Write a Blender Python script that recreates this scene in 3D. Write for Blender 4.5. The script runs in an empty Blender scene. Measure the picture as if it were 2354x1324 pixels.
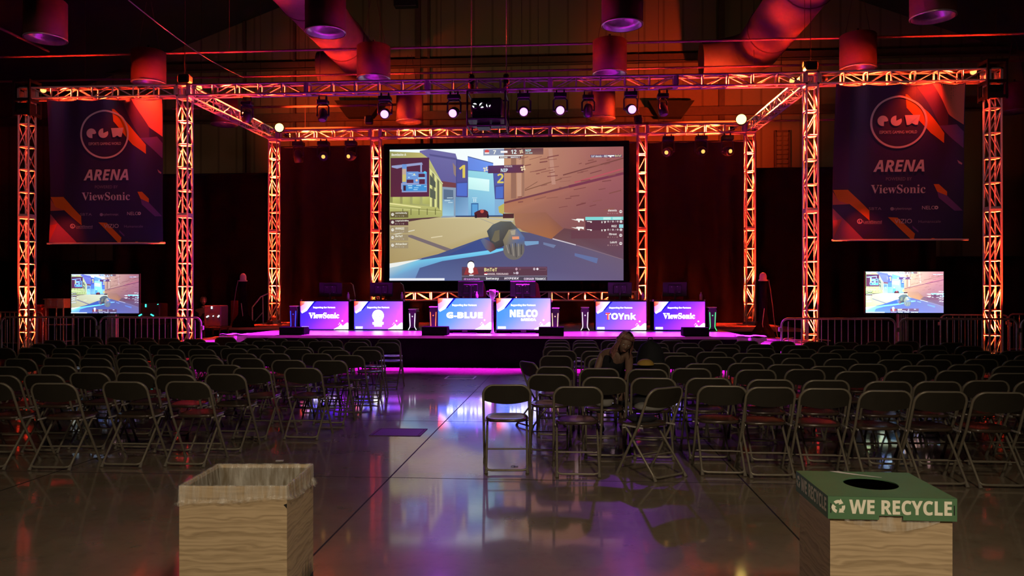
import bpy, math, random
from mathutils import Vector, Matrix
random.seed(7)
PI = math.pi
sc = bpy.context.scene
COL = sc.collection

# ------------------------------------------------------------------ camera model
F = 1800.0; CX = 1177.0; HY = 681.0; H = 1.53; A = math.atan(0.0715)
CA, SA = math.cos(A), math.sin(A)

def P(px, py, Y):
    """point of the plane y=Y seen at a photo position"""
    u = (px - CX) / F
    d = Y / (CA + u * SA)
    return Vector((d * (-SA + u * CA), Y, H + d * (HY - py) / F))
def PX(px, Y): return P(px, HY, Y).x
def PZ(px, py, z):
    """point at height z seen at a photo position"""
    d = (z - H) * F / (HY - py)
    u = (px - CX) / F
    return Vector((d * (-SA + u * CA), d * (CA + u * SA), z))

# ------------------------------------------------------------------ materials
def new_mat(name):
    m = bpy.data.materials.new(name); m.use_nodes = True
    nt = m.node_tree
    return m, nt, nt.nodes['Principled BSDF']
def setv(b, k, v):
    if k in b.inputs: b.inputs[k].default_value = v
def mat(name, col, rough=.5, metal=0, var=.12, scale=8, bump=0, spec=.5, emit=None, es=0, trans=0, alpha=1):
    m, nt, b = new_mat(name)
    c = (*col, 1)
    tc = nt.nodes.new('ShaderNodeTexCoord'); nz = nt.nodes.new('ShaderNodeTexNoise')
    nz.inputs['Scale'].default_value = scale; nz.inputs['Detail'].default_value = 4
    nt.links.new(tc.outputs['Object'], nz.inputs['Vector'])
    rp = nt.nodes.new('ShaderNodeValToRGB')
    rp.color_ramp.elements[0].position = .3; rp.color_ramp.elements[1].position = .7
    rp.color_ramp.elements[0].color = tuple(max(0, x * (1 - var)) for x in col) + (1,)
    rp.color_ramp.elements[1].color = tuple(min(1, x * (1 + var)) for x in col) + (1,)
    nt.links.new(nz.outputs['Fac'], rp.inputs['Fac'])
    nt.links.new(rp.outputs['Color'], b.inputs['Base Color'])
    setv(b, 'Roughness', rough); setv(b, 'Metallic', metal); setv(b, 'Specular IOR Level', spec)
    setv(b, 'Transmission Weight', trans); setv(b, 'Alpha', alpha)
    if emit: setv(b, 'Emission Color', (*emit, 1)); setv(b, 'Emission Strength', es)
    if bump:
        bp = nt.nodes.new('ShaderNodeBump'); bp.inputs['Strength'].default_value = bump
        nt.links.new(nz.outputs['Fac'], bp.inputs['Height']); nt.links.new(bp.outputs['Normal'], b.inputs['Normal'])
    return m
def emat(name, col, s):
    m, nt, b = new_mat(name)
    setv(b, 'Base Color', (0, 0, 0, 1)); setv(b, 'Emission Color', (*col, 1)); setv(b, 'Emission Strength', s); setv(b, 'Roughness', .3)
    return m
def s2l(r, g=None, b=None):
    if g is None: r, g, b = r
    f = lambda c: (c / 255 / 12.92) if c <= 10 else ((c / 255 + .055) / 1.055) ** 2.4
    return (f(r), f(g), f(b))

M = {}
M['alu'] = mat('brushed_aluminium', (.66, .64, .64), .5, .2, .06, 20)
M['black_metal'] = mat('black_metal', (.015, .015, .016), .45, .3)
M['black_plastic'] = mat('black_plastic', (.012, .012, .014), .4)
M['matte_black'] = mat('matte_black_cloth', (.004, .004, .005), 1.0, 0, .3, 12, .2, .0)
M['frame_paint'] = mat('beige_frame_paint', (.23, .20, .155), .38, .25, .08, 30)
M['chair_shell'] = mat('brown_chair_shell', (.024, .020, .014), .5, 0, .1, 14)
M['chair_seat'] = mat('brown_chair_seat', (.06, .04, .03), .24, 0, .1, 14, 0, .8)
M['rubber'] = mat('grey_rubber', (.16, .14, .115), .7)
M['steel'] = mat('galvanised_steel', (.60, .56, .53), .45, .25, .15, 30)
M['white_plastic'] = mat('white_plastic', (.7, .68, .68), .4)
M['lens_rim'] = mat('silver_reflector', (.75, .75, .78), .3, .6)
M['lamp_shell'] = mat('dark_painted_lamp_shell', (.12, .05, .03), .6, 0, .1, 6)
M['duct_fabric'] = mat('duct_skin', (.19, .12, .14), .6, 0, .12, 3, .15)
M['purple_emit'] = emat('purple_lamp_lens', (.85, .33, 1.0), 2.4)
M['amber_emit'] = emat('amber_lamp_lens', (1.0, .48, .10), 1.5)
M['red_emit'] = emat('red_led_lens', (1.0, .22, .05), 5)
M['hot_emit'] = emat('orange_led_lens', (1.0, .70, .16), 5)
M['red_plastic'] = mat('red_leatherette', (.22, .02, .02), .5)
M['skin'] = mat('skin', (.24, .14, .10), .55, 0, .06, 10)
M['hair'] = mat('fair_brown_hair', (.20, .10, .06), .55, 0, .35, 40, .4)
M['dark_cloth'] = mat('black_clothing', (.010, .010, .014), .85, 0, .2, 20)
M['yellow_cloth'] = mat('yellow_cloth', (.45, .27, .05), .8)
M['grey_cloth'] = mat('grey_cloth', (.22, .21, .2), .85)
M['cardboard_brown'] = mat('case_plywood', (.25, .2, .16), .6)

# ------------------------------------------------------------------ mesh builder
class MB:
    def __init__(s): s.v = []; s.f = []; s.mi = []; s.sm = []; s.col = None
    def add(s, vs, fs, mi=0, smooth=False):
        o = len(s.v); s.v += [tuple(p) for p in vs]
        for f in fs: s.f.append([i + o for i in f]); s.mi.append(mi); s.sm.append(smooth)
    def box(s, c, d, rot=None, mi=0, bev=0.0):
        x, y, z = d[0] / 2, d[1] / 2, d[2] / 2
        if bev:
            b = min(bev, x * .9, y * .9, z * .9)
            ring = []
            def loop(zz, ins):
                pts = []
                for sx, sy in ((1, 1), (-1, 1), (-1, -1), (1, -1)):
                    a = (sx * (x - ins), sy * (y - b - ins * 0)); c2 = (sx * (x - b - ins * 0), sy * (y - ins))
                    order = (a, c2) if sx * sy > 0 else (c2, a)
                    pts += [(q[0], q[1], zz) for q in order]
                return pts
            vs = loop(-z, b * .7) + loop(-z + b, 0) + loop(z - b, 0) + loop(z, b * .7)
            fs = [list(range(7, -1, -1)), list(range(24, 32))]
            for r in range(3):
                for i in range(8):
                    j = (i + 1) % 8
                    fs.append([r * 8 + i, r * 8 + j, (r + 1) * 8 + j, (r + 1) * 8 + i])
        else:
            vs = [(-x, -y, -z), (x, -y, -z), (x, y, -z), (-x, y, -z), (-x, -y, z), (x, -y, z), (x, y, z), (-x, y, z)]
            fs = [(3, 2, 1, 0), (4, 5, 6, 7), (0, 1, 5, 4), (1, 2, 6, 5), (2, 3, 7, 6), (3, 0, 4, 7)]
        R = rot if rot is not None else Matrix.Identity(3)
        c = Vector(c)
        s.add([R @ Vector(p) + c for p in vs], fs, mi)
        return s
    def cyl(s, a, b, r, r2=None, n=8, mi=0, caps=True):
        a, b = Vector(a), Vector(b); r2 = r if r2 is None else r2
        ax = (b - a).normalized(); t = Vector((0, 0, 1)) if abs(ax.z) < .9 else Vector((1, 0, 0))
        u = ax.cross(t).normalized(); w = ax.cross(u)
        vs = []
        for q, rr in ((a, r), (b, r2)):
            for i in range(n):
                th = 2 * PI * i / n
                vs.append(q + (u * math.cos(th) + w * math.sin(th)) * rr)
        fs = [[i, i + n, (i + 1) % n + n, (i + 1) % n] for i in range(n)]
        s.add(vs, fs, mi, True)
        if caps:
            s.add(vs[:n], [list(range(n))], mi); s.add(vs[n:], [list(range(n - 1, -1, -1))], mi)
        return s
    def tube(s, pts, r, n=8, mi=0, closed=False, caps=True):
        pts = [Vector(p) for p in pts]; m = len(pts)
        rs = r if isinstance(r, (list, tuple)) else [r] * m
        vs = []; pu = None
        for i, p in enumerate(pts):
            a = pts[i - 1] if (i > 0 or closed) else p
            b = pts[(i + 1) % m] if (i < m - 1 or closed) else p
            ax = (b - a)
            ax = ax.normalized() if ax.length > 1e-9 else Vector((0, 0, 1))
            if pu is None:
                t = Vector((0, 0, 1)) if abs(ax.z) < .9 else Vector((1, 0, 0))
                u = ax.cross(t).normalized()
            else:
                u = (pu - ax * pu.dot(ax)).normalized()
            pu = u; w = ax.cross(u)
            for k in range(n):
                th = 2 * PI * k / n
                vs.append(p + (u * math.cos(th) + w * math.sin(th)) * rs[i])
        fs = []
        for i in range(m if closed else m - 1):
            j = (i + 1) % m
            for k in range(n):
                l = (k + 1) % n
                fs.append([i * n + k, i * n + l, j * n + l, j * n + k])
        s.add(vs, fs, mi, True)
        if caps and not closed:
            s.add(vs[:n], [list(range(n - 1, -1, -1))], mi); s.add(vs[-n:], [list(range(n))], mi)
        return s
    def lathe(s, prof, c=(0, 0, 0), n=24, mi=0, rot=None, smooth=True):
        R = rot if rot is not None else Matrix.Identity(3); c = Vector(c)
        vs = []
        for r, z in prof:
            for i in range(n):
                th = 2 * PI * i / n
                vs.append(R @ Vector((r * math.cos(th), r * math.sin(th), z)) + c)
        fs = []
        for k in range(len(prof) - 1):
            for i in range(n):
                j = (i + 1) % n
                fs.append([k * n + i, k * n + j, (k + 1) * n + j, (k + 1) * n + i])
        s.add(vs, fs, mi, smooth); return s
    def grid(s, fn, nu, nv, mi=0, smooth=True):
        vs = [fn(i / nu, j / nv) for j in range(nv + 1) for i in range(nu + 1)]
        fs = [[j * (nu + 1) + i, j * (nu + 1) + i + 1, (j + 1) * (nu + 1) + i + 1, (j + 1) * (nu + 1) + i] for j in range(nv) for i in range(nu)]
        s.add(vs, fs, mi, smooth); return s
    def prism(s, pts, a, b, ax='y', mi=0):
        """extrude a 2-D outline between a and b along an axis"""
        n = len(pts)
        def q(p, t): return {'y': (p[0], t, p[1]), 'z': (p[0], p[1], t), 'x': (t, p[0], p[1])}[ax]
        vs = [q(p, a) for p in pts] + [q(p, b) for p in pts]
        fs = [list(range(n)), list(range(2 * n - 1, n - 1, -1))] + [[i, i + n, (i + 1) % n + n, (i + 1) % n] for i in range(n)]
        s.add(vs, fs, mi); return s
    def build(s, name, mats, parent=None, loc=None):
        me = bpy.data.meshes.new(name)
        me.from_pydata([tuple(v) for v in s.v], [], s.f)
        for m in (mats if isinstance(mats, (list, tuple)) else [mats]): me.materials.append(m)
        me.polygons.foreach_set('material_index', s.mi); me.polygons.foreach_set('use_smooth', s.sm)
        if s.col is not None:
            at = me.color_attributes.new('Col', 'FLOAT_COLOR', 'POINT')
            flat = []
            for c in s.col: flat += [c[0], c[1], c[2], 1]
            at.data.foreach_set('color', flat)
        me.update()
        o = bpy.data.objects.new(name, me); COL.objects.link(o)
        if parent is not None: o.parent = parent
        if loc is not None: o.location = loc
        return o

def thing(name, label, cat, loc=(0, 0, 0), rz=0, group=None):
    o = bpy.data.objects.new(name, None); COL.objects.link(o)
    o.empty_display_size = .1
    o.location = loc; o.rotation_euler = (0, 0, rz); o['label'] = label; o['category'] = cat
    if group: o['group'] = group
    return o
def tag(o, label, cat, group=None):
    o['label'] = label; o['category'] = cat
    if group: o['group'] = group
    return o
def struct(o, **k): o['kind'] = 'structure'; return o
def copy_tree(o, parent=None):
    c = o.copy(); COL.objects.link(c)
    if parent is not None: c.parent = parent
    for ch in list(o.children): copy_tree(ch, c)
    return c
def arc(c, r, a0, a1, n, f):
    return [f(c[0] + r * math.cos(a0 + (a1 - a0) * i / n), c[1] + r * math.sin(a0 + (a1 - a0) * i / n)) for i in range(n + 1)]
ORD = ['', 'first', 'second', 'third', 'fourth', 'fifth', 'sixth', 'seventh', 'eighth', 'ninth', 'tenth', 'eleventh', 'twelfth', 'thirteenth']

# ------------------------------------------------------------------ flat artwork drawn as coloured polygons
SB = {}
for i, ch in enumerate('ABCDEFGHIJKLMNOPQRSTUVWXYZ'): SB[ch] = (chr(0x1D400 + i), chr(0x1D5D4 + i), chr(0x1D63C + i))
for i, ch in enumerate('abcdefghijklmnopqrstuvwxyz'): SB[ch] = (chr(0x1D41A + i), chr(0x1D5EE + i), chr(0x1D656 + i))
for i, ch in enumerate('0123456789'): SB[ch] = (chr(0x1D7CE + i), chr(0x1D7EC + i), chr(0x1D7EC + i))
_tc = {}
def text_tris(body, style=None, offset=0.0, res=3):
    key = (body, style, offset, res)
    if key in _tc: return _tc[key]
    s = body if style is None else ''.join(SB.get(ch, (ch,) * 3)[{'serif': 0, 'bold': 1, 'bolditalic': 2}[style]] for ch in body)
    c = bpy.data.curves.new('lettering', 'FONT'); c.body = s; c.offset = offset; c.resolution_u = res
    o = bpy.data.objects.new('lettering', c); COL.objects.link(o)
    dg = bpy.context.evaluated_depsgraph_get(); ev = o.evaluated_get(dg); me = ev.to_mesh()
    vs = [(v.co.x, v.co.y) for v in me.vertices]; fs = [list(p.vertices) for p in me.polygons]
    ev.to_mesh_clear(); bpy.data.objects.remove(o); bpy.data.curves.remove(c)
    if vs:
        x0 = min(v[0] for v in vs); x1 = max(v[0] for v in vs); y0 = min(v[1] for v in vs); y1 = max(v[1] for v in vs)
        vs = [((v[0] - x0) / (x1 - x0), (v[1] - y0) / (y1 - y0)) for v in vs]
    _tc[key] = (vs, fs); return _tc[key]

class Art:
    """coloured polygons in a 2-D pixel frame (x right, y down), mapped on a surface by fn(x, y, layer)"""
    def __init__(s, fn, hdr=1.0): s.fn = fn; s.v = []; s.f = []; s.c = []; s.l = 0; s.hdr = hdr
    def raw(s, pts, fs, cols):
        s.l += 1; o = len(s.v); k = s.hdr
        if k > 1: cols = [tuple(c / k + (1 - 1 / k) * max(0, (c - .7) / .3) ** 2 for c in q) for q in cols]
        for p, c in zip(pts, cols): s.v.append(s.fn(p[0], p[1], s.l)); s.c.append(c)
        s.f += [[i + o for i in f] for f in fs]
    def poly(s, pts, col, lin=False):
        cs = [s2l(*c) for c in col] if isinstance(col[0], (list, tuple)) else [s2l(*col)] * len(pts)
        s.raw(pts, [list(range(len(pts)))], cs)
    def rect(s, x0, y0, x1, y1, col): s.poly([(x0, y0), (x1, y0), (x1, y1), (x0, y1)], col)
    def gridfill(s, x0, y0, x1, y1, nx, ny, colfn):
        pts = []; cs = []
        for j in range(ny + 1):
            for i in range(nx + 1):
                u, v = i / nx, j / ny; pts.append((x0 + (x1 - x0) * u, y0 + (y1 - y0) * v)); cs.append(s2l(*colfn(u, v)))
        fs = [[j * (nx + 1) + i, j * (nx + 1) + i + 1, (j + 1) * (nx + 1) + i + 1, (j + 1) * (nx + 1) + i] for j in range(ny) for i in range(nx)]
        s.raw(pts, fs, cs)
    def disc(s, cx, cy, r, col, n=28, ry=None): s.poly([(cx + r * math.cos(2 * PI * i / n), cy + (ry or r) * math.sin(2 * PI * i / n)) for i in range(n)], col)
    def ring(s, cx, cy, r0, r1, col, n=56, a0=0, a1=2 * PI):
        pts = []
        for i in range(n + 1):
            a = a0 + (a1 - a0) * i / n
            pts += [(cx + r0 * math.cos(a), cy + r0 * math.sin(a)), (cx + r1 * math.cos(a), cy + r1 * math.sin(a))]
        s.raw(pts, [[2 * i, 2 * i + 1, 2 * i + 3, 2 * i + 2] for i in range(n)], [s2l(*col)] * len(pts))
    def line(s, x0, y0, x1, y1, w, col):
        dx, dy = x1 - x0, y1 - y0; L = math.hypot(dx, dy) or 1; nx, ny = -dy / L * w / 2, dx / L * w / 2
        s.poly([(x0 + nx, y0 + ny), (x1 + nx, y1 + ny), (x1 - nx, y1 - ny), (x0 - nx, y0 - ny)], col)
    def text(s, body, x0, y0, x1, y1, col, style=None, offset=0.0, shear=0.0):
        """lettering filling the box x0..x1, y0 (top)..y1 (bottom)"""
        vs, fs = text_tris(body, style, offset)
        if not vs: return
        h = y1 - y0
        s.raw([(x0 + (x1 - x0) * v[0] + shear * v[1] * h, y1 - h * v[1]) for v in vs], fs, [s2l(*col)] * len(vs))
    def build(s, name, m, parent=None):
        b = MB(); b.add(s.v, s.f); b.col = s.c
        return b.build(name, m, parent)
def art_emit(name, strength, tint=(1, 1, 1)):
    m, nt, b = new_mat(name)
    a = nt.nodes.new('ShaderNodeVertexColor'); a.layer_name = 'Col'
    setv(b, 'Base Color', (0, 0, 0, 1)); setv(b, 'Roughness', .25); setv(b, 'Emission Strength', strength)
    mx = nt.nodes.new('ShaderNodeMix'); mx.data_type = 'RGBA'; mx.blend_type = 'MULTIPLY'; mx.inputs[0].default_value = 1; mx.inputs[7].default_value = (*tint, 1)
    nt.links.new(a.outputs['Color'], mx.inputs[6]); nt.links.new(mx.outputs[2], b.inputs['Emission Color'])
    return m
def art_mat(name, rough=.6, bump=0.05):
    m, nt, b = new_mat(name)
    a = nt.nodes.new('ShaderNodeVertexColor'); a.layer_name = 'Col'
    nt.links.new(a.outputs['Color'], b.inputs['Base Color']); setv(b, 'Roughness', rough)
    tc = nt.nodes.new('ShaderNodeTexCoord'); nz = nt.nodes.new('ShaderNodeTexNoise'); nz.inputs['Scale'].default_value = 60
    nt.links.new(tc.outputs['Object'], nz.inputs['Vector'])
    bp = nt.nodes.new('ShaderNodeBump'); bp.inputs['Strength'].default_value = bump
    nt.links.new(nz.outputs['Fac'], bp.inputs['Height']); nt.links.new(bp.outputs['Normal'], b.inputs['Normal'])
    return m

def light(name, kind, loc, target, energy, col, size=.1, spot=60, blend=.4, spread=None, falloff=None, parent=None):
    l = bpy.data.lights.new(name, kind); l.energy = energy; l.color = col
    if kind == 'SPOT': l.spot_size = math.radians(spot); l.spot_blend = blend; l.shadow_soft_size = size
    elif kind == 'AREA':
        l.shape = 'DISK'; l.size = size
        if spread: l.spread = math.radians(spread)
    else: l.shadow_soft_size = size
    o = bpy.data.objects.new(name, l); COL.objects.link(o); o.location = loc
    if target is not None:
        d = Vector(target) - Vector(loc); o.rotation_euler = d.to_track_quat('-Z', 'Y').to_euler()
    return o

exec_parts = []

# ================================================================== THE HALL
def floor_mat():
    m, nt, b = new_mat('polished_concrete')
    L = nt.links
    tc = nt.nodes.new('ShaderNodeTexCoord')
    def noise(sc_, det=4, rgh=.5, vec=None):
        n = nt.nodes.new('ShaderNodeTexNoise'); n.inputs['Scale'].default_value = sc_; n.inputs['Detail'].default_value = det
        n.inputs['Roughness'].default_value = rgh
        L.new(tc.outputs['Object'] if vec is None else vec, n.inputs['Vector']); return n
    n1 = noise(.7, 5, .6); n2 = noise(9, 6, .7); n3 = noise(2.2, 3)
    r1 = nt.nodes.new('ShaderNodeValToRGB')
    r1.color_ramp.elements[0].position = .3; r1.color_ramp.elements[0].color = (.20, .155, .105, 1)
    r1.color_ramp.elements[1].position = .72; r1.color_ramp.elements[1].color = (.33, .27, .195, 1)
    L.new(n1.outputs['Fac'], r1.inputs['Fac'])
    r2 = nt.nodes.new('ShaderNodeValToRGB')
    r2.color_ramp.elements[0].position = .25; r2.color_ramp.elements[0].color = (.55, .55, .55, 1)
    r2.color_ramp.elements[1].position = .5; r2.color_ramp.elements[1].color = (1, 1, 1, 1)
    L.new(n2.outputs['Fac'], r2.inputs['Fac'])
    mx = nt.nodes.new('ShaderNodeMix'); mx.data_type = 'RGBA'; mx.blend_type = 'MULTIPLY'; mx.inputs[0].default_value = .6
    L.new(r1.outputs['Color'], mx.inputs[6]); L.new(r2.outputs['Color'], mx.inputs[7]); L.new(mx.outputs[2], b.inputs['Base Color'])
    mr = nt.nodes.new('ShaderNodeMapRange'); mr.inputs['To Min'].default_value = .22; mr.inputs['To Max'].default_value = .36
    L.new(n3.outputs['Fac'], mr.inputs['Value']); L.new(mr.outputs['Result'], b.inputs['Roughness'])
    mp = nt.nodes.new('ShaderNodeMapping'); mp.inputs['Scale'].default_value = (.6, 3.2, 1); L.new(tc.outputs['Object'], mp.inputs['Vector'])
    n4 = noise(3.0, 3, .5, mp.outputs['Vector'])
    bp = nt.nodes.new('ShaderNodeBump'); bp.inputs['Strength'].default_value = .035; bp.inputs['Distance'].default_value = .02
    L.new(n4.outputs['Fac'], bp.inputs['Height']); L.new(bp.outputs['Normal'], b.inputs['Normal'])
    setv(b, 'Specular IOR Level', .5); setv(b, 'Coat Weight', 1.0); setv(b, 'Coat Roughness', .07)
    return m
M['floor'] = floor_mat()
M['joint'] = mat('saw_cut_joint', (.02, .015, .012), .8)
fl = MB()
fl.box((-1, 11, -.05), (54, 42, .1), mi=0)
for x in (-13.4, -10.45, -7.5, -4.45, -1.5, 1.45, 4.4, 7.35, 10.3):
    fl.box((x, 11, .0), (.012, 42, .0024), mi=1)
for y in (.6, 3.55, 6.52, 9.5, 12.45, 15.4):
    fl.box((-1, y, .0), (54, .008, .002), mi=1)
struct(fl.build('floor', [M['floor'], M['joint']]))

def wall_mat():
    m, nt, b = new_mat('ribbed_wall_panel'); L = nt.links
    tc = nt.nodes.new('ShaderNodeTexCoord'); wv = nt.nodes.new('ShaderNodeTexWave'); wv.inputs['Scale'].default_value = .42
    wv.wave_type = 'BANDS'; wv.bands_direction = 'X'; wv.wave_profile = 'SIN'
    L.new(tc.outputs['Object'], wv.inputs['Vector'])
    r = nt.nodes.new('ShaderNodeValToRGB'); r.color_ramp.elements[0].position = 0; r.color_ramp.elements[0].color = (.10, .07, .042, 1)
    r.color_ramp.elements[1].position = .06; r.color_ramp.elements[1].color = (.17, .12, .07, 1)
    L.new(wv.outputs['Fac'], r.inputs['Fac']); L.new(r.outputs['Color'], b.inputs['Base Color']); setv(b, 'Roughness', .75)
    return m
M['wall'] = wall_mat()
M['dark_roof'] = mat('black_roof_lining', (.012, .010, .009), .9)
M['dark_steel'] = mat('dark_red_steel', (.07, .035, .022), .6)
YW = 31.0
apx, apz, sl = -.7, 17.3, .37
eL, eR = -27.0, 25.0
zL, zR = apz - sl * (apx - eL), apz - sl * (eR - apx)
w = MB(); w.prism([(eL, 0), (eR, 0), (eR, zR), (apx, apz), (eL, zL)], YW, YW + .3, 'y')
struct(w.build('wall_back', M['wall']))
w = MB(); w.box((eL - .15, 11, zL / 2), (.3, 42, zL)); struct(w.build('wall_left', M['wall']))
w = MB(); w.box((eR + .15, 11, zR / 2), (.3, 42, zR)); struct(w.build('wall_right', M['wall']))
w = MB()
w.prism([(eL, zL), (apx, apz), (apx, apz + .3), (eL, zL + .3)], -10, YW, 'y')
w.prism([(apx, apz), (eR, zR), (eR, zR + .3), (apx, apz + .3)], -10, YW, 'y')
struct(w.build('ceiling', M['dark_roof']))
# girts and posts on the far wall
n = 0
for py in (141, 262):
    z = P(1177, py, YW - .2).z; n += 1
    b = MB(); b.box((-1, YW - .15, z), (49, .25, .3)); b.box((-1, YW - .32, z - .17), (49, .1, .05)); struct(b.build('trim_%d' % n, M['dark_steel']))
for px in (960, 985, 1660, 560, 675):
    n += 1
    x = PX(px, YW - .2); zt = apz - sl * abs(x - apx)
    b = MB(); b.box((x, YW - .1, zt / 2), (.22 if px in (960, 1660) else .1, .16, zt - .1)); struct(b.build('trim_%d' % n, M['dark_steel']))
# gusset braces between roof frame and girt
for s, px in ((1, (1490, 1513, 1568, 1596)), (-1, (770, 798, 853, 880))):
    n += 1
    q = [P(px[0], 232, YW - .7), P(px[1], 270, YW - .7), P(px[2], 270, YW - .7), P(px[3], 232, YW - .7)]
    b = MB(); b.prism([(p.x, p.z) for p in q], YW - .8, YW - .4, 'y'); struct(b.build('trim_%d' % n, M['dark_roof']))
# louvre panel right of the stage
def box_at(name, px0, px1, py0, py1, Y, dep, m):
    a, c = P(px0, py1, Y), P(px1, py0, Y)
    b = MB(); b.box(((a.x + c.x) / 2, Y + dep / 2, (a.z + c.z) / 2), (c.x - a.x, dep, c.z - a.z), bev=.02)
    return b.build(name, m)
lv = thing('wall_louvre', 'slatted ventilation louvre on the far wall, right of the stage', 'vent', P(1798, 345, YW - .12))
a_, c_ = P(1782, 378, YW - .12), P(1814, 292, YW - .12)
wd, ht = c_.x - a_.x, c_.z - a_.z
b = MB()
for sx in (-1, 1): b.box((sx * wd / 2, 0, 0), (.08, .12, ht + .08))
for sz in (-1, 1): b.box((0, 0, sz * ht / 2), (wd, .12, .08))
b.build('frame', M['dark_steel'], lv)
b = MB()
for i in range(8): b.box((0, 0, -ht / 2 + ht * (i + .5) / 8), (wd, .02, ht / 10), Matrix.Rotation(.5, 3, 'X'))
b.build('slats', M['wall'], lv)

# ------------------------------------------------------------------ black drapes
def drape(name, x0, x1, y, z0, z1, label, folds=2.2, amp=.09, m=None, seed=0):
    rnd = random.Random(seed); ph = rnd.random() * 6
    W = x1 - x0
    root = thing(name, label, 'curtain', ((x0 + x1) / 2, y, z0))
    def fn(u, v):
        x = -W / 2 + u * W
        f = math.sin(x * folds * 2 * PI / 1.0 * .5 + ph + .6 * math.sin(x * 1.7)) * amp * (1 - .35 * v)
        return (x, f, v * (z1 - z0))
    b = MB(); b.grid(fn, max(24, int(W * 16)), 6); b.build('cloth', m or M['drape'], root)
    b = MB(); b.cyl((-W / 2, 0, z1 - z0 + .02), (W / 2, 0, z1 - z0 + .02), .025); b.build('pipe', M['black_metal'], root)
    return root
M['drape'] = mat('black_drape', (.0036, .0028, .0028), .85, 0, .25, 5, .1, .2)
drape('black_drape', PX(625, 25.2), PX(1738, 25.2), 25.2, .69, 6.42, 'wide black drape behind the stage and the big screen', seed=1)
drape('black_drape', PX(262, 27), PX(640, 27), 27, .0, P(450, 402, 27).z, 'tall black drape left of the stage', seed=2)
drape('black_drape', PX(-60, 27.6), PX(290, 27.6), 27.6, .0, P(100, 602, 27.6).z, 'low black drape behind the left television', seed=3)
drape('black_drape', PX(1722, 27), PX(2152, 27), 27, .0, P(1900, 387, 27).z, 'tall black drape right of the stage', seed=4)
drape('black_drape', PX(2135, 27.6), PX(2420, 27.6), 27.6, .0, P(2250, 592, 27.6).z, 'low black drape behind the far right tower', seed=5)

# ------------------------------------------------------------------ overhead pendants, pipes and ducts
LZ = 7.03
def make_pendant():
    r = bpy.data.objects.new('pendant_lamp', None); COL.objects.link(r)
    b = MB(); b.lathe([(.0, .82), (.40, .82), (.42, .80), (.42, 0), (.405, -.005), (.40, .03), (.405, .78), (0, .79)], n=32); b.build('housing', M['lamp_shell'], r)
    b = MB(); b.lathe([(.412, -.012), (.425, -.005), (.425, .015), (.395, .02), (.395, -.01), (.33, .10), (.2, .28), (.0, .33)], n=32); b.build('reflector', M['lens_rim'], r)
    b = MB(); b.lathe([(0, .10), (.05, .12), (.06, .18), (.03, .27), (0, .3)], n=12); b.build('bulb', M['white_plastic'], r)
    b = MB(); b.cyl((0, 0, .82), (0, 0, .98), .03); b.lathe([(0, .92), (.1, .9), (.12, .82)], n=16); b.build('mount', M['black_metal'], r)
    b = MB()
    for sx in (-.3, .3): b.cyl((sx, 0, .82), (sx * .2, 0, 2.1), .008, n=5)
    b.build('suspension_wire', M['dark_steel'], r)
    return r
pend = make_pendant(); first = True
rows = [(16.0, (-11.15, -5.04, 1.1, 7.18), 'row of hall lamps nearest the camera'), (19.5, (-10.8, -4.9, 1.03, 7.0), 'row of hall lamps just above the front truss'), (24.4, (-11.0, -4.98, 1.04, 13.3), 'row of hall lamps beyond the front truss')]
nm = ['far left', 'centre left', 'centre right', 'far right']; rn = {16.0: 'nearest row', 19.5: 'row above front truss', 24.4: 'row beyond front truss'}
for (yy, xs, gname) in rows:
    for i, xx in enumerate(xs):
        o = pend if first else copy_tree(pend); first = False
        o.location = (xx, yy, LZ)
        tag(o, 'big cylindrical pendant lamp, %s one in the %s' % (nm[i], rn[yy]), 'lamp', 'cylindrical pendant lamps')

def pipe(x0, x1, y, z, r, label, m, sag=0):
    root = thing('ceiling_pipe', label, 'pipe', ((x0 + x1) / 2, y, z))
    b = MB(); L = x1 - x0
    b.tube([(-L / 2 + L * i / 24, 0, sag * math.sin(i * 1.3)) for i in range(25)], r, 8); b.build('tube', m, root)
    k = 0
    for i in range(5):
        x = -L / 2 + L * (i + .5) / 5
        h = MB(); h.cyl((x, 0, 0), (x, 0, max(.5, (apz - sl * abs(x + (x0 + x1) / 2 - apx)) - z)), .008, n=5); h.build('hanger_rod', M['dark_steel'], root)
    return root
M['pipe_paint'] = mat('sprinkler_pipe_paint', (.35, .2, .16), .5)
pipe(-20, 17, 20.05, 7.97, .03, 'thin sprinkler pipe running over the tops of the second lamp row', M['pipe_paint'])
pipe(-20, 17, 25.4, 8.85, .035, 'pipe just above the front truss, behind the second lamp row', M['pipe_paint'])
pipe(-13.5, -3.2, 25.9, 7.95, .04, 'short pipe left of centre, between front and rear truss', M['pipe_paint'])
pipe(-11, 9, 26.3, 7.3, .03, 'lowest pipe, just above the rear truss', M['pipe_paint'])

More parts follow.
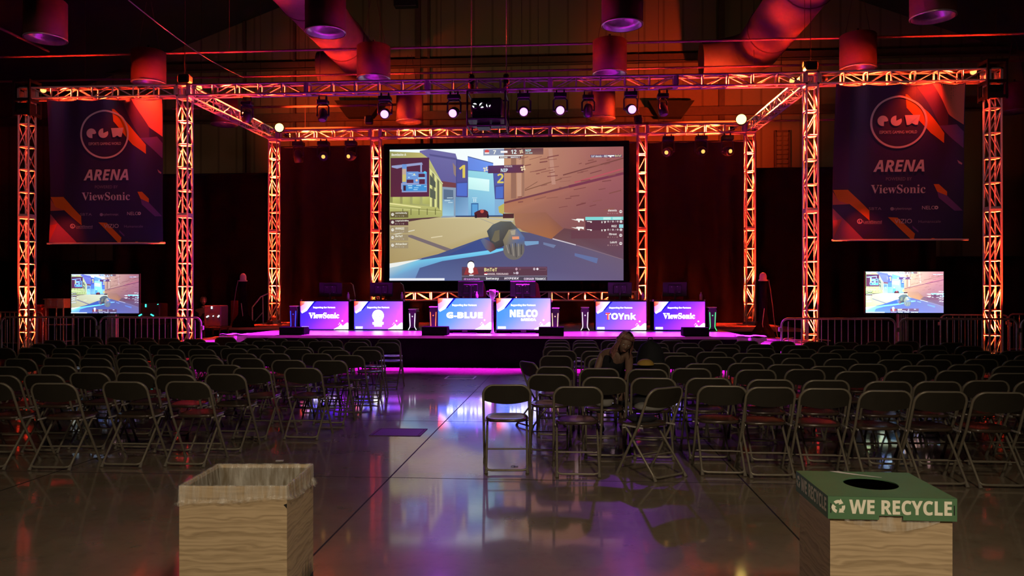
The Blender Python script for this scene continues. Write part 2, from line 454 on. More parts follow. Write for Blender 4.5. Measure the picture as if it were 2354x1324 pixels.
def duct(x, z, r, y0, y1, label, side):
    root = thing('air_duct', label, 'duct', (x, y0, z))
    L = y1 - y0
    prof = []
    N = 40
    for i in range(N + 1):
        t = i / N; prof.append((r * (1 + (.012 if i % 4 == 0 else 0)), t * L))
    b = MB(); b.lathe(prof, n=36, rot=Matrix.Rotation(-PI / 2, 3, 'X')); b.build('skin', M['duct_fabric'], root)
    e = MB()
    pts = [(0, L, 0), (side * .12, L + .5, .0), (side * .5, L + .95, 0), (side * 1.1, L + 1.15, -.02), (side * 1.7, L + 1.15, -.05)]
    e.tube(pts, [r, r * .98, r * .95, r * .9, r * .86], 24); e.build('elbow', M['duct_fabric'], root)
    for i in range(5):
        y = L * (i + .5) / 5
        rg = MB(); rg.lathe([(r * 1.015, -.03), (r * 1.04, -.02), (r * 1.04, .02), (r * 1.015, .03)], (0, y, 0), 32, rot=Matrix.Rotation(-PI / 2, 3, 'X'))
        rg.cyl((0, y, r), (0, y, r + 2), .01, n=5); rg.build('hanger_strap', M['dark_steel'], root)
duct(-7.24, 9.8, .7, 8, 26.6, 'large round air duct, left of the two, running toward the far wall', -1)
duct(6.4, 9.93, .75, 8, 27.0, 'large round air duct, right of the two, lit red from below', -1)

# slack steering cables under the roof
def cable(pts, r, name, label, m, cat='cable'):
    o = MB(); c0 = Vector(pts[0]); o.tube([Vector(p) - c0 for p in pts], r, 6); ob = o.build(name, m); ob.location = c0
    return tag(ob, label, cat)
a_, c_ = P(295, 0, 15), P(560, 178, 24)
cable([a_ + (c_ - a_) * (i / 10) - Vector((0, 0, .15 * math.sin(PI * i / 10))) for i in range(11)], .012, 'steel_cable', 'thin cable sloping down to the left front tower from the roof', M['steel'])
a_, c_ = P(-20, 55, 15), P(112, 118, 20)
cable([a_ + (c_ - a_) * (i / 6) for i in range(7)], .03, 'ceiling_rail', 'dim sloping rail in the upper left corner', M['dark_steel'], 'rail')
# small box light high on the centre wall
bl = box_at('wall_box', 905, 958, -4, 14, YW - .5, .35, M['black_metal']); tag(bl, 'small dark box high on the far wall near the top edge', 'box')

# ================================================================== TRUSS
S = .305
def lattice(L, seed=0):
    """box truss along local Z from 0 to L, centred on the axis"""
    b = MB(); h = S / 2 - .025
    cs = [(-h, -h), (h, -h), (h, h), (-h, h)]
    for c in cs: b.cyl((c[0], c[1], 0), (c[0], c[1], L), .025, n=8, caps=True)
    nb = max(1, round((L - .1) / .53)); st = (L - .08) / nb
    for f in range(4):
        p, q = cs[f], cs[(f + 1) % 4]
        for i in range(nb + 1):
            z = .04 + st * i
            b.cyl((p[0], p[1], z), (q[0], q[1], z), .019, n=6, caps=False)
        for i in range(nb):
            z0, z1 = .04 + st * i + .03, .04 + st * (i + 1) - .03
            if (i + f // 2 + (f in (1, 3)) + seed) % 2: z0, z1 = z1, z0
            b.cyl((p[0], p[1], z0), (q[0], q[1], z1), .0132, n=6, caps=False)
    for z in (0, L):
        zz = .01 if z == 0 else L - .01
        for f in range(4):
            p, q = cs[f], cs[(f + 1) % 4]
            b.cyl((p[0], p[1], zz), (q[0], q[1], zz), .024, n=6, caps=False)
    return b
_lc = {}
def section(parent, L, rot, loc, seed=0):
    key = (round(L, 3), seed % 2)
    if key not in _lc:
        o = lattice(L, seed % 2).build('truss_section', M['alu'], parent); _lc[key] = o.data
    else:
        o = bpy.data.objects.new('truss_section', _lc[key]); COL.objects.link(o); o.parent = parent
    o.location = loc; o.rotation_euler = rot
    return o
def corner_block(parent, loc):
    b = MB(); h = S / 2
    for sx in (-1, 1):
        for sy in (-1, 1):
            b.box((sx * (h - .025), sy * (h - .025), 0), (.05, .05, S))
    for sz in (-1, 1):
        for s in (-1, 1):
            b.box((0, s * (h - .025), sz * (h - .02)), (S, .05, .04)); b.box((s * (h - .025), 0, sz * (h - .02)), (.05, S, .04))
    b.box((0, 0, h - .005), (S, S, .01)); b.box((h - .008, 0, 0), (.012, S * .55, S * .5)); b.box((-h + .008, 0, 0), (.012, S * .55, S * .5))
    return b.build('corner_block', M['alu'], parent, loc)
ZB, ZT = 6.38, 6.685       # underside and top of the truss ring
YF, YR = 18.5, 23.78
def tower(px, Y, z0, joint, label, x=None):
    x = PX(px, Y) if x is None else x
    r = thing('truss_tower', label, 'truss', (x, Y, z0))
    b = MB(); b.box((0, 0, .01), (.6, .6, .02)); b.box((0, 0, .035), (.34, .34, .03)); b.build('base_plate', M['alu'], r)
    section(r, joint - z0 - .05, (0, 0, 0), (0, 0, .05), 0)
    section(r, ZB - joint, (0, 0, 0), (0, 0, joint - z0), 1)
    corner_block(r, (0, 0, (ZB + ZT) / 2 - z0))
    return x
XA = tower(0, YF, 0, 3.5, 'outermost left truss tower, beside the left banner', -13.37)
XB = tower(0, YF, 0, 3.5, 'tall front truss tower between left banner and stage', -9.33)
XC = tower(0, YF, 0, 3.5, 'tall front truss tower between stage and right banner', 5.58)
XD = tower(0, YF, 0, 3.5, 'outermost right truss tower, beside the right banner', 9.61)
ZD = .68
RL = tower(0, YR, ZD, 3.54, 'rear truss tower at the left end of the stage', -9.12)
RR = tower(0, YR, ZD, 3.54, 'rear truss tower at the right end of the stage', 5.40)
SL = tower(0, YR, ZD, 3.54, 'truss tower along the left edge of the big screen', -5.90)
SR = tower(0, YR, ZD, 3.54, 'truss tower along the right edge of the big screen', 2.22)
def beam(p0, p1, nsec, label, seed=0):
    p0, p1 = Vector(p0), Vector(p1); d = p1 - p0; L = d.length
    r = thing('truss_beam', label, 'truss', p0)
    rot = d.to_track_quat('Z', 'Y').to_euler()
    for i in range(nsec):
        section(r, L / nsec - .004, rot, d * (i / nsec), seed + i)
    return r
zc = (ZB + ZT) / 2; hh = S / 2
beam((XA + hh, YF, zc), (XB - hh, YF, zc), 1, 'horizontal truss carrying the left banner')
beam((XC + hh, YF, zc), (XD - hh, YF, zc), 1, 'horizontal truss carrying the right banner', 1)
beam((XB + hh, YF, zc), (XC - hh, YF, zc), 5, 'long front truss across the top with projector and lights')
beam((RL + hh, YR, zc), (SL - hh, YR, zc), 1, 'rear top truss left of the big screen')
beam((SL + hh, YR, zc), (SR - hh, YR, zc), 3, 'rear top truss directly over the big screen')
beam((SR + hh, YR, zc), (RR - hh, YR, zc), 1, 'rear top truss right of the big screen', 1)
beam((XB + .02, YF + hh, zc), (RL, YR - hh, zc), 2, 'side truss running back from the left front tower')
beam((XC - .02, YF + hh, zc), (RR, YR - hh, zc), 2, 'side truss running back from the right front tower')
zlow = P(1150, 681, YR).z
beam((SL + hh, YR, 1.535), (SR - hh, YR, 1.535), 3, 'low horizontal truss directly under the big screen')

# ------------------------------------------------------------------ LED fixtures on the truss and added tower washes
RED = (1.0, .036, .008); ORG = (1.0, .075, .014)
def led(loc, target, label, e, col=RED, size=.16, emis='red_emit', spread=70, facing=None, body=.085, floorlamp=False):
    r = thing('led_par_light', label, 'light', loc)
    d = (Vector(facing) if facing is not None else Vector(target) - Vector(loc)).normalized()
    R = d.to_track_quat('Z', 'Y').to_matrix()
    b = MB(); b.lathe([(0, -.16), (body * .6, -.16), (body, -.11), (body, 0), (body * .9, 0), (body * .88, -.01)], n=16, rot=R); b.build('housing', M['black_metal'], r)
    b = MB(); b.lathe([(0, -.004), (body * .9, -.004)], n=16, rot=R); b.build('lens', M[emis], r)
    b = MB(); b.tube([R @ Vector(p) for p in ((-body - .015, 0, -.06), (-body - .015, 0, -.2), (body + .015, 0, -.2), (body + .015, 0, -.06))], .008, 6); b.build('yoke', M['black_metal'], r)
    if e:
        l = light('led_beam', 'AREA', Vector(loc) + d * .015, Vector(loc) + (Vector(target) - Vector(loc)), e, col, size, spread=spread)
    return r
TE = 600
for (x, y, z, nme) in ((XA, YF, .12, 'outermost left'), (XB, YF, .12, 'left front'), (XC, YF, .12, 'right front'), (XD, YF, .12, 'outermost right'), (RL, YR, ZD + .12, 'left rear'), (RR, YR, ZD + .12, 'right rear'), (SL, YR, ZD + .12, 'left screen'), (SR, YR, ZD + .12, 'right screen')):
    led((x, y, z + .12), (x, y, 6), 'LED uplight inside the base of the %s truss tower' % nme, TE, RED, spread=34, body=.07)
    led((x + .1, y - .62, z), (x, y - .05, 4.6), 'LED uplight standing in front of the %s truss tower' % nme, 0, RED, body=.08)  # added fixture, hidden behind the chairs, to go with the wash spot
    light('tower_wash', 'SPOT', (x + .1, y - .60, z + .05), (x, y - .02, z + 2.9), 2900, RED, .05, 19, .7)  # added spot that brightens the front face of the tower
    light('tower_top', 'AREA', (x, y, 6.34), (x, y, 0), TE * .8, RED, .16, spread=34)  # added lamp without a fixture, lights the tower from its top
BE = 170
led((XA + .42, YF, zc + .10), (XB, YF, zc - .05), 'red LED fixture above the outermost left tower', BE, RED, spread=40, facing=(.5, -.8, 0), body=.075)
led((XB + .36, YF, zc + .08), (XC, YF, zc), 'red LED fixture at the left end of the long front truss', BE * 1.2, RED, spread=26, facing=(.5, -.8, 0), body=.075)
led((XC - .42, YF, zc - .02), (XB, YF, zc), 'red LED fixture at the right end of the long front truss', BE * 1.2, RED, spread=26, facing=(-.6, -.6, 0), body=.075)
led((XC + .36, YF, zc - .02), (XD, YF, zc), 'red LED fixture at the inner end of the right banner truss', BE * .6, RED, spread=40, body=.075)
led((XD - .42, YF, zc + .10), (XC, YF, zc - .05), 'red LED fixture above the outermost right tower', BE, RED, spread=40, facing=(-.5, -.8, 0), body=.075)
led((PX(642, YR - .4), YR - .4, 6.69), (RL, YF, zc), 'glowing orange LED fixture on the left rear corner', BE * .9, ORG, spread=15, emis='hot_emit', facing=(.25, -1, -.05), body=.145)
led((RL + .5, YR, zc), (SL, YR, zc), 'red LED fixture inside the rear truss left of the screen', BE * .8, ORG, spread=40, body=.07)
led((PX(1704, YR - .4), YR - .4, 6.72), (RR, YF, zc), 'glowing yellow orange LED fixture on the right rear corner', BE * 1.3, (1, .20, .03), spread=15, emis='hot_emit', facing=(-.25, -1, -.05), body=.165)
led((RR - .6, YR, zc), (SR, YR, zc), 'red LED fixture inside the rear truss right of the screen', BE * .8, ORG, spread=40, body=.07)
led((SL + .3, YR, zc), (SR, YR, zc), 'LED fixture inside the left end of the truss over the screen', BE, ORG, spread=26, body=.07)
led((SR - .3, YR, zc), (SL, YR, zc), 'LED fixture inside the right end of the truss over the screen', BE, ORG, spread=26, body=.07)
led((SL + .3, YR, 1.52), (SR, YR, 1.535), 'LED fixture in the left end of the low truss under the screen', BE * 2.6, ORG, spread=28, body=.06)
led((SR - .3, YR, 1.52), (SL, YR, 1.535), 'LED fixture in the right end of the low truss under the screen', BE * 2.6, ORG, spread=28, body=.06)

# ------------------------------------------------------------------ moving heads
def moving_head(x, y, ztop, aim, emis, label, sc_=1.0):
    """fixture clamped under a truss chord: clamps > base > yoke > head > lens"""
    r = thing('moving_head_light', label, 'light', (x, y, ztop))
    b = MB(); b.box((0, 0, -.13), (.30 * sc_, .22 * sc_, .11 * sc_), bev=.015); b.box((0, -.115 * sc_, -.13), (.1, .01, .05), mi=0); b.build('base', M['black_plastic'], r)
    for s in (-1, 1):
        c = MB(); c.box((s * .09, 0, -.04), (.035, .06, .08)); c.tube([(s * .09, .03 * math.cos(t), .0 + .03 * math.sin(t)) for t in [PI * 2 * i / 10 for i in range(11)]], .008, 5); c.build('clamp', M['black_metal'], r)
    d = Vector(aim).normalized()
    pan = math.atan2(d.x, -d.y)
    Rp = Matrix.Rotation(pan, 3, 'Z')
    b = MB()
    w_, h_ = .16 * sc_, .30 * sc_
    pts = [(-w_, 0, -.19 - h_), (-w_, 0, -.24), (-w_ * .7, 0, -.195), (w_ * .7, 0, -.195), (w_, 0, -.24), (w_, 0, -.19 - h_)]
    b.tube([Rp @ Vector(p) for p in pts], .022, 6); b.cyl(Rp @ Vector((0, 0, -.2)), Rp @ Vector((0, 0, -.17)), .06, n=12); b.build('yoke', M['black_plastic'], r)
    c = Vector((0, 0, -.19 - h_ * .95))
    R = d.to_track_quat('Z', 'Y').to_matrix()
    k = sc_
    b = MB(); b.lathe([(0, -.19 * k), (.06 * k, -.185 * k), (.10 * k, -.13 * k), (.125 * k, -.03 * k), (.125 * k, .08 * k), (.11 * k, .15 * k), (.098 * k, .158 * k), (.093 * k, .15 * k)], c, 20, rot=R)
    b.cyl(c + Rp @ Vector((-w_, 0, 0)), c + Rp @ Vector((w_, 0, 0)), .03, n=10)
    h = b.build('head', M['black_plastic'], r)
    if emis == 'amber_emit':
        b = MB(); b.lathe([(.05 * k, .158 * k), (.094 * k, .149 * k)], c, 20, rot=R); b.build('lens_ring', M['black_metal'], h)
    lr = .052 if emis == 'amber_emit' else .094
    b = MB(); b.lathe([(0, .156 * k), (lr * .55 * k, .155 * k), (lr * k, .153 * k if lr < .06 else .149 * k)], c, 20, rot=R); b.build('lens', M[emis] if emis else M['lens_rim'], h)
    return Vector((x, y, ztop)) + c + d * .2
zu = ZB - .02
PUR = (.72, .01, 1.0)
for (px, py, aim, lab) in ((885, 272, (.15, -1, -.35), 'leftmost of the purple moving heads, near the left screen tower'),
                      (1044, 273, (-.1, -1, -.4), 'purple moving head just left of the projector'),
                      (1204, 269, (.05, -1, -.35), 'purple moving head just right of the projector'),
                      (1288, 267, (0, -1, -.2), 'purple moving head between projector and third pendant lamp'),
                      (1450, 264, (.15, -1, -.25), 'rightmost of the purple moving heads')):
    x = PX(px, YF - .1)
    p = moving_head(x, YF - .1, zu, aim, 'purple_emit', lab)
    sx = {885: -6.3, 1044: -3.9, 1204: -1.7, 1288: .5, 1450: 2.9}[px]
    light('purple_spot', 'SPOT', p + Vector((0, -.05, -.1)), (sx, 17.3, .6), 30000, PUR, .07, 40, .9)
    light('purple_glow', 'POINT', p + Vector((0, -.25, -.05)), None, 2.5, PUR, .1)
for (px, aim, lab) in ((742, (0, -.3, -1), 'dark moving head under the front truss, left of the purple ones'), (568, (-.3, .3, -1), 'dark moving head under the front truss near the left front tower'), (1524, (.2, -.2, -1), 'dark moving head under the front truss, right of the purple ones'), (1352, (0, .5, -1), 'dark moving head beside the right pendant lamp')):
    moving_head(PX(px, YF + .1), YF + .1, zu, aim, None, lab, .9)
for (px, aim, em, lab) in ((686, (.05, .2, -1), None, 'unlit moving head under the rear truss at far left'), (744, (.25, -1, -.25), 'amber_emit', 'amber lit moving head, left of the left pair'), (807, (-.2, -1, -.25), 'amber_emit', 'amber lit moving head, right of the left pair'),
                      (1536, (-.45, -1, -.3), 'amber_emit', 'amber lit moving head nearest the right screen tower'), (1612, (.15, -1, -.2), 'amber_emit', 'middle amber moving head right of the screen'), (1672, (.35, -1, -.2), 'amber_emit', 'amber moving head nearest the right rear tower')):
    moving_head(PX(px, YR - .12), YR - .12, zu, aim, em, lab, 1.15)

for sx_, tx_ in ((-3.0, -1.9), (1.4, .0)):
    light('purple_floor_spot', 'SPOT', (sx_, YF - .5, 5.8), (tx_, 12.6, 0), 650, (.42, .03, 1.0), .1, 56, 1.0)  # extra violet spots without fixtures, added to tint the aisle floor

# ------------------------------------------------------------------ projector in its flying frame
pc = P(1122, 258, YF); pw = 86 / 97
pr = thing('projector', 'black projector with three lit lenses hanging under the front truss', 'projector', pc)
b = MB(); b.box((0, .05, .03), (pw * .82, .9, .44), bev=.04); b.box((0, -.405, -.15), (pw * .7, .02, .05)); b.build('body', M['black_plastic'], pr)
b = MB(); fw, fz = pw / 2, .40
for sx in (-1, 1):
    for sy in (-.42, .52):
        b.cyl((sx * fw, sy, -fz), (sx * fw, sy, fz), .022)
    for zz in (-fz, fz, -.22): b.cyl((sx * fw, -.42, zz), (sx * fw, .52, zz), .02)
for sy in (-.42, .52):
    for zz in (-fz, fz, -.24): b.cyl((-fw, sy, zz), (fw, sy, zz), .02)
b.box((0, .05, -.25), (pw, .9, .03)); b.box((-.1, .05, -.33), (.3, .4, .1)); b.box((.2, .0, -.32), (.2, .3, .08))
b.build('flying_frame', M['black_metal'], pr)
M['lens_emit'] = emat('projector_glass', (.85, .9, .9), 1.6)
for i, (dx, rr) in enumerate(((-.27, .055), (-.1, .06), (.05, .05))):
    b = MB(); b.lathe([(rr + .02, .0), (rr + .025, .05), (rr + .005, .055), (rr, .02)], (dx, -.40, .06), 18, rot=Matrix.Rotation(PI / 2, 3, 'X')); o = b.build('lens_barrel', M['black_metal'], pr)
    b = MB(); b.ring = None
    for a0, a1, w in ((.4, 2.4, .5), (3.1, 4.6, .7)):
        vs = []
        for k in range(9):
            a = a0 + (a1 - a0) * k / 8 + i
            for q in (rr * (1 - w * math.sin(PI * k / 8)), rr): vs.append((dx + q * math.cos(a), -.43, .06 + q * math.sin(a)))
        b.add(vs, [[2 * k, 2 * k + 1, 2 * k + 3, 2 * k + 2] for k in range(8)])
    b.build('glass_reflection', M['lens_emit'], o)  # bright reflections on the lens drawn as glowing crescents
for s, px in ((-1, 1084), (1, 1164)):
    hc = P(px, 186, YF)
    h = thing('chain_hoist', 'black chain hoist over the %s side of the projector' % ('left' if s < 0 else 'right'), 'hoist', hc)
    b = MB(); b.box((0, 0, .02), (.13, .2, .26), bev=.03); b.cyl((0, -.12, -.05), (0, .12, -.05), .06, n=12); b.build('body', M['black_metal'], h)
    b = MB(); b.cyl((0, 0, .15), (0, 0, 2.4), .012, n=5); b.cyl((.02 * s, -.19, -.1), (.02 * s, -.19, pc.z - hc.z + .4), .011, n=5); b.build('chain', M['steel'], h)
    b = MB(); b.lathe([(0, -.32), (.05, -.31), (.07, -.12), (.06, -.11)], (.0, -.05, 0), 12); b.build('chain_bag', M['red_plastic'], h)
for (x, lab) in ((XB, 'left'), (XC, 'right')):
    h = thing('chain_hoist', 'chain hoist on top of the %s front truss tower' % lab, 'hoist', (x, YF, ZT + .14))
    b = MB(); b.box((0, 0, 0), (.3, .26, .2), bev=.04); b.cyl((-.17, 0, .05), (.12, 0, .05), .07, n=12); b.build('body', M['black_metal'], h)
    b = MB(); b.cyl((0, 0, .1), (0, 0, 4.2), .01, n=5); b.build('chain', M['dark_steel'], h)
for (px, lab) in ((848, 'left'), (1468, 'right')):
    h = thing('chain_hoist', 'chain hoist over the %s end of the big screen' % lab, 'hoist', P(px, 276, YR))
    b = MB(); b.box((0, 0, 0), (.24, .22, .26), bev=.04); b.cyl((-.14, 0, .05), (.12, 0, .05), .07, n=12); b.build('body', M['black_metal'], h)
    b = MB(); b.cyl((0, 0, .1), (0, 0, 4.2), .01, n=5); b.build('chain', M['dark_steel'], h)
# sleeves at the top of the outermost towers
for x, lab in ((XA, 'left'), (XD, 'right')):
    h = thing('truss_sleeve', 'dark lifting sleeve on top of the outermost %s tower' % lab, 'sleeve', (x, YF, ZB - .42))
    b = MB(); q = .2
    for sx in (-1, 1):
        for sy in (-1, 1): b.box((sx * q, sy * q, .45), (.045, .045, .9))
    for zz in (.06, .40, .86):
        for s in (-1, 1): b.box((0, s * q, zz), (2 * q, .04, .07)); b.box((s * q, 0, zz), (.04, 2 * q, .07))
    b.build('cage', M['black_metal'], h)
    b = MB(); b.box((0, -.02, .2), (.3, .3, .26)); b.build('motor_housing', M['black_metal'], h)

# ================================================================== STAGE
M['deck'] = mat('stage_deck', (.30, .25, .28), .32, 0, .15, 3, .05)
M['skirt'] = mat('stage_skirt_cloth', (.0025, .0022, .0028), 1.0, 0, .2, 3, .1, .0)
def deck(x0, x1, y0, y1, z, label):
    r = thing('stage_platform', label, 'stage', ((x0 + x1) / 2, (y0 + y1) / 2, 0))
    W, D = x1 - x0, y1 - y0
    b = MB(); b.box((0, 0, z - .03), (W, D, .06), bev=.006); b.build('deck', M['deck'], r)
    b = MB()
    def sk(u, v):
        t = u * (2 * W + 2 * D); o = .012 * math.sin(t * 11) * (1 - v)
        if t < W: return (-W / 2 + t, -D / 2 + .03 + o, v * (z - .062))
        t -= W
        if t < D: return (W / 2 - .03 + o, -D / 2 + t, v * (z - .062))
        t -= D
        if t < W: return (W / 2 - t, D / 2 - .03 + o, v * (z - .062))
        t -= W
        return (-W / 2 + .03 + o, D / 2 - t, v * (z - .062))
    b.grid(sk, int((W + D) * 2 * 12), 3); b.build('skirt', M['skirt'], r)
    return r
STX0, STX1 = -7.32, 3.82
deck(STX0, STX1, 16.78, 20.5, ZD, 'main stage platform with a purple lit front edge')
deck(-9.6, 6.1, 20.52, 26.2, ZD, 'wide rear stage platform carrying the big screen')
deck(-9.0, STX0 - .02, 16.85, 20.48, .5, 'lower side platform left of the stage, lit orange')
deck(STX1 + .02, 5.25, 16.85, 20.48, .5, 'lower side platform right of the stage, lit orange')
# bundled lit cloth on the stage corners
for s, x in ((-1, STX0 - .02), (1, STX1 + .02)):
    b = MB()
    b.grid(lambda u, v: ((u - .5) * .62, -.06 + .05 * math.sin(u * 9) - .03 * v, -.02 - v * (.07 + .12 * (1 - abs(u - .5) * 2)) + .01 * math.sin(u * 15)), 14, 6)
    b.grid(lambda u, v: ((u - .5) * .62, -.06 + v * .45, .012 + .01 * math.sin(u * 12 + v * 5)), 14, 6)
    o = b.build('corner_cloth', mat('pale_cloth', (.55, .5, .55), .7)); o.location = (x, 16.77, ZD)
    tag(o, 'crumpled cloth over the %s front corner of the stage, lit purple' % ('left' if s < 0 else 'right'), 'cloth')
# tangled cables on the right side platform
rnd = random.Random(5)
b = MB()
for k in range(9):
    x0 = rnd.uniform(-.9, .2); pts = []
    for i in range(10): pts.append((x0 + i * .13, rnd.uniform(-.1, .1) + .5 * math.sin(i * .7 + k), .012 + .012 * k * .5 + .02 * abs(math.sin(i + k))))
    b.tube(pts, .012, 5)
o = b.build('cable_bundle', mat('cable_jacket', (.3, .25, .22), .5)); o.location = (4.5, 17.9, .5); tag(o, 'tangle of cables on the low platform right of the stage', 'cable')
# unseen orange spots, without fixtures, that wash the side platforms and the rear deck
light('side_wash_left', 'SPOT', (RL + .3, YR - .3, 6.2), (-8.1, 17.9, .5), 3200, RED, .1, 40, .8)
light('side_wash_right', 'SPOT', (RR - .3, YR - .3, 6.2), (4.7, 17.9, .5), 2600, ORG, .1, 40, .8)

# ------------------------------------------------------------------ big screen
YS = YR - .12
sl_, sr_ = P(895, 645, YS), P(1433.5, 340, YS)
scx, scw = (sl_.x + sr_.x) / 2, sr_.x - sl_.x
z0s = P(1160, 645, YS).z; z1s = P(1160, 340, YS).z; sch = z1s - z0s; scz = (z0s + z1s) / 2
print('screen', scw, sch)
bs = thing('projection_screen', 'huge projection screen showing a shooter game scene in the middle of the stage', 'screen', (scx, YS, scz))
bw = .17
b = MB()
b.box((0, .03, sch / 2 + bw / 2), (scw + 2 * bw, .08, bw), bev=.01); b.box((0, .03, -sch / 2 - .17), (scw + 2 * bw, .08, .34), bev=.01)
for s in (-1, 1): b.box((s * (scw / 2 + bw / 2), .03, -.05), (bw, .08, sch + .1), bev=.01)
b.build('border', M['matte_black'], bs)
b = MB(); b.box((0, .06, 0), (scw, .02, sch)); b.build('backing', M['matte_black'], bs)
def draw_game(A, hud=True):
    """artwork frame: x 133..2168, y 80..1232"""
    g = random.Random(3)
    def mix(a, b_, t): return tuple(a[i] + (b_[i] - a[i]) * t for i in range(3))
    # ground
    A.gridfill(133, 600, 2168, 1232, 14, 6, lambda u, v: mix((188, 172, 128), (150, 138, 104), v))
    # sky
    A.poly([(133, 80), (1145, 80), (1145, 640), (133, 640)], [(235, 250, 250), (250, 255, 255), (250, 255, 255), (235, 250, 240)])
    # far blue shed with lighter faces
    A.poly([(400, 92), (480, 80), (715, 122), (730, 168), (730, 480), (600, 480), (400, 300)], [(112, 108, 165)] * 4 + [(96, 90, 150)] * 3)
    A.poly([(480, 120), (718, 160), (722, 178), (490, 138)], (88, 84, 138))
    A.poly([(690, 200), (722, 240), (722, 330), (700, 300)], (150, 128, 120))
    A.poly([(560, 355), (725, 380), (725, 425), (600, 430)], (118, 66, 72))
    A.poly([(600, 410), (722, 420), (722, 680), (590, 680)], (140, 158, 180))
    A.poly([(610, 432), (695, 440), (697, 540), (610, 520)], (92, 112, 140))
    A.poly([(600, 520), (700, 520), (700, 665), (600, 665)], [(126, 160, 190), (116, 156, 190), (150, 200, 225), (160, 205, 225)])
    for q in ((640, 505, 692, 511), (618, 528, 668, 535), (650, 545, 690, 551)): A.rect(*q, (200, 225, 235))
    # panel with 1
    A.poly([(720, 168), (825, 190), (825, 505), (718, 500)], (74, 78, 140))
    A.poly([(728, 178), (818, 198), (818, 368), (728, 370)], (86, 84, 150))
    A.poly([(728, 382), (818, 378), (816, 494), (726, 490)], (84, 112, 205))
    A.text('1', 745, 222, 800, 334, (222, 200, 92), 'bold')
    A.poly([(715, 500), (830, 505), (830, 672), (715, 672)], [(96, 138, 178), (120, 160, 200), (140, 180, 220), (120, 166, 208)])
    # central facade
    A.poly([(822, 148), (1045, 208), (1045, 292), (825, 268)], [(108, 140, 225), (118, 160, 250), (110, 150, 240), (104, 138, 225)])
    A.line(822, 148, 1045, 210, 7, (70, 92, 150)); A.line(824, 268, 1045, 292, 6, (80, 110, 160))
    A.poly([(825, 270), (1062, 294), (1062, 672), (828, 672)], [(150, 215, 228), (160, 222, 235), (130, 185, 225), (122, 172, 214)])
    A.poly([(826, 328), (1012, 352), (1010, 455), (828, 432)], [(212, 255, 250), (225, 255, 255), (205, 245, 245), (195, 240, 240)])
    A.poly([(1040, 240), (1145, 262), (1145, 525), (1060, 522)], (76, 78, 138))
    A.poly([(1046, 300), (1132, 300), (1132, 400), (1060, 405)], (84, 92, 165))
    A.poly([(1068, 416), (1132, 412), (1130, 514), (1066, 516)], (82, 112, 200))
    A.text('2', 1080, 300, 1136, 384, (222, 205, 100), 'bold')
    A.poly([(1058, 522), (1145, 525), (1145, 672), (1058, 672)], (132, 176, 214))
    A.rect(852, 556, 916, 668, (60, 104, 160)); A.rect(860, 566, 909, 668, (92, 160, 216))
    for x in (872, 888): A.rect(x, 518, x + 8, 546, (206, 230, 240))
    A.rect(860, 508, 905, 512, (214, 236, 245))
    # trains
    A.poly([(133, 95), (410, 110), (480, 160), (600, 380), (600, 670), (133, 640)], [(150, 152, 92), (190, 180, 110), (196, 196, 118), (186, 188, 130), (176, 178, 110), (140, 140, 80)])
    for k in range(4):
        x = 160 + k * 88
        A.poly([(x, 460), (x + 66, 468), (x + 66, 565), (x, 556)], [(206, 208, 118), (190, 192, 116), (168, 168, 96), (178, 180, 104)])
    for k in range(5):
        x = 490 + k * 22; y0 = 250 + k * 30
        A.poly([(x, y0), (x + 14, y0 + 22), (x + 14, 620), (x, 625)], (104, 106, 84) if k % 2 else (226, 226, 150))
    A.poly([(490, 300), (540, 370), (540, 420), (490, 390)], (86, 92, 82)); A.poly([(490, 420), (540, 450), (540, 520), (490, 500)], (92, 98, 84))
    A.line(485, 250, 604, 384, 6, (226, 226, 170))
    A.poly([(133, 545), (560, 590), (590, 640), (590, 676), (133, 700)], [(196, 196, 120), (184, 184, 110), (172, 172, 104), (178, 178, 110), (150, 152, 84)])
    A.line(133, 552, 410, 590, 9, (236, 230, 160)); A.line(133, 580, 590, 620, 6, (150, 150, 90)); A.line(133, 592, 590, 632, 4, (206, 204, 140))
    for k in range(5): A.line(250 + k * 72, 600, 250 + k * 72, 655, 7, (108, 108, 62))
    A.poly([(133, 697), (585, 672), (300, 722), (133, 750)], (90, 58, 62))
    # ground of the yard
    A.poly([(133, 740), (420, 694), (720, 676), (1230, 690), (1180, 770), (930, 870), (560, 1010), (133, 1100)], [(176, 158, 116), (190, 174, 128), (224, 210, 165), (206, 192, 150), (196, 186, 150), (188, 170, 122), (178, 156, 108), (170, 148, 100)])
    A.poly([(250, 830), (330, 830), (690, 960), (640, 975)], (122, 108, 112))
    A.line(145, 832, 355, 788, 7, (226, 222, 205)); A.line(500, 855, 600, 842, 9, (222, 208, 170))
    A.line(930, 690, 1130, 770, 4, (150, 150, 150)); A.line(990, 685, 1220, 718, 5, (170, 178, 190)); A.rect(715, 664, 1145, 676, (50, 66, 110))
    # light blue path and lower road
    A.poly([(133, 1100), (560, 1000), (930, 868), (1240, 800), (2168, 930), (2168, 1232), (133, 1232)], [(90, 100, 140), (72, 84, 132), (66, 82, 138), (84, 84, 120), (112, 92, 110), (104, 88, 122), (88, 108, 160)])
    A.poly([(640, 1010), (960, 860), (1150, 890), (1150, 950)], (62, 78, 138))
    A.poly([(133, 1085), (300, 1060), (420, 1048), (1130, 950), (1150, 965), (1020, 1000), (600, 1060), (400, 1120), (360, 1212), (133, 1212)], [(200, 215, 215), (160, 205, 220), (120, 200, 232), (112, 206, 244), (118, 206, 244), (108, 192, 232), (104, 176, 220), (112, 158, 204), (110, 140, 190), (120, 165, 205)])
    A.poly([(133, 1080), (420, 1040), (200, 1105), (133, 1118)], (238, 240, 235))
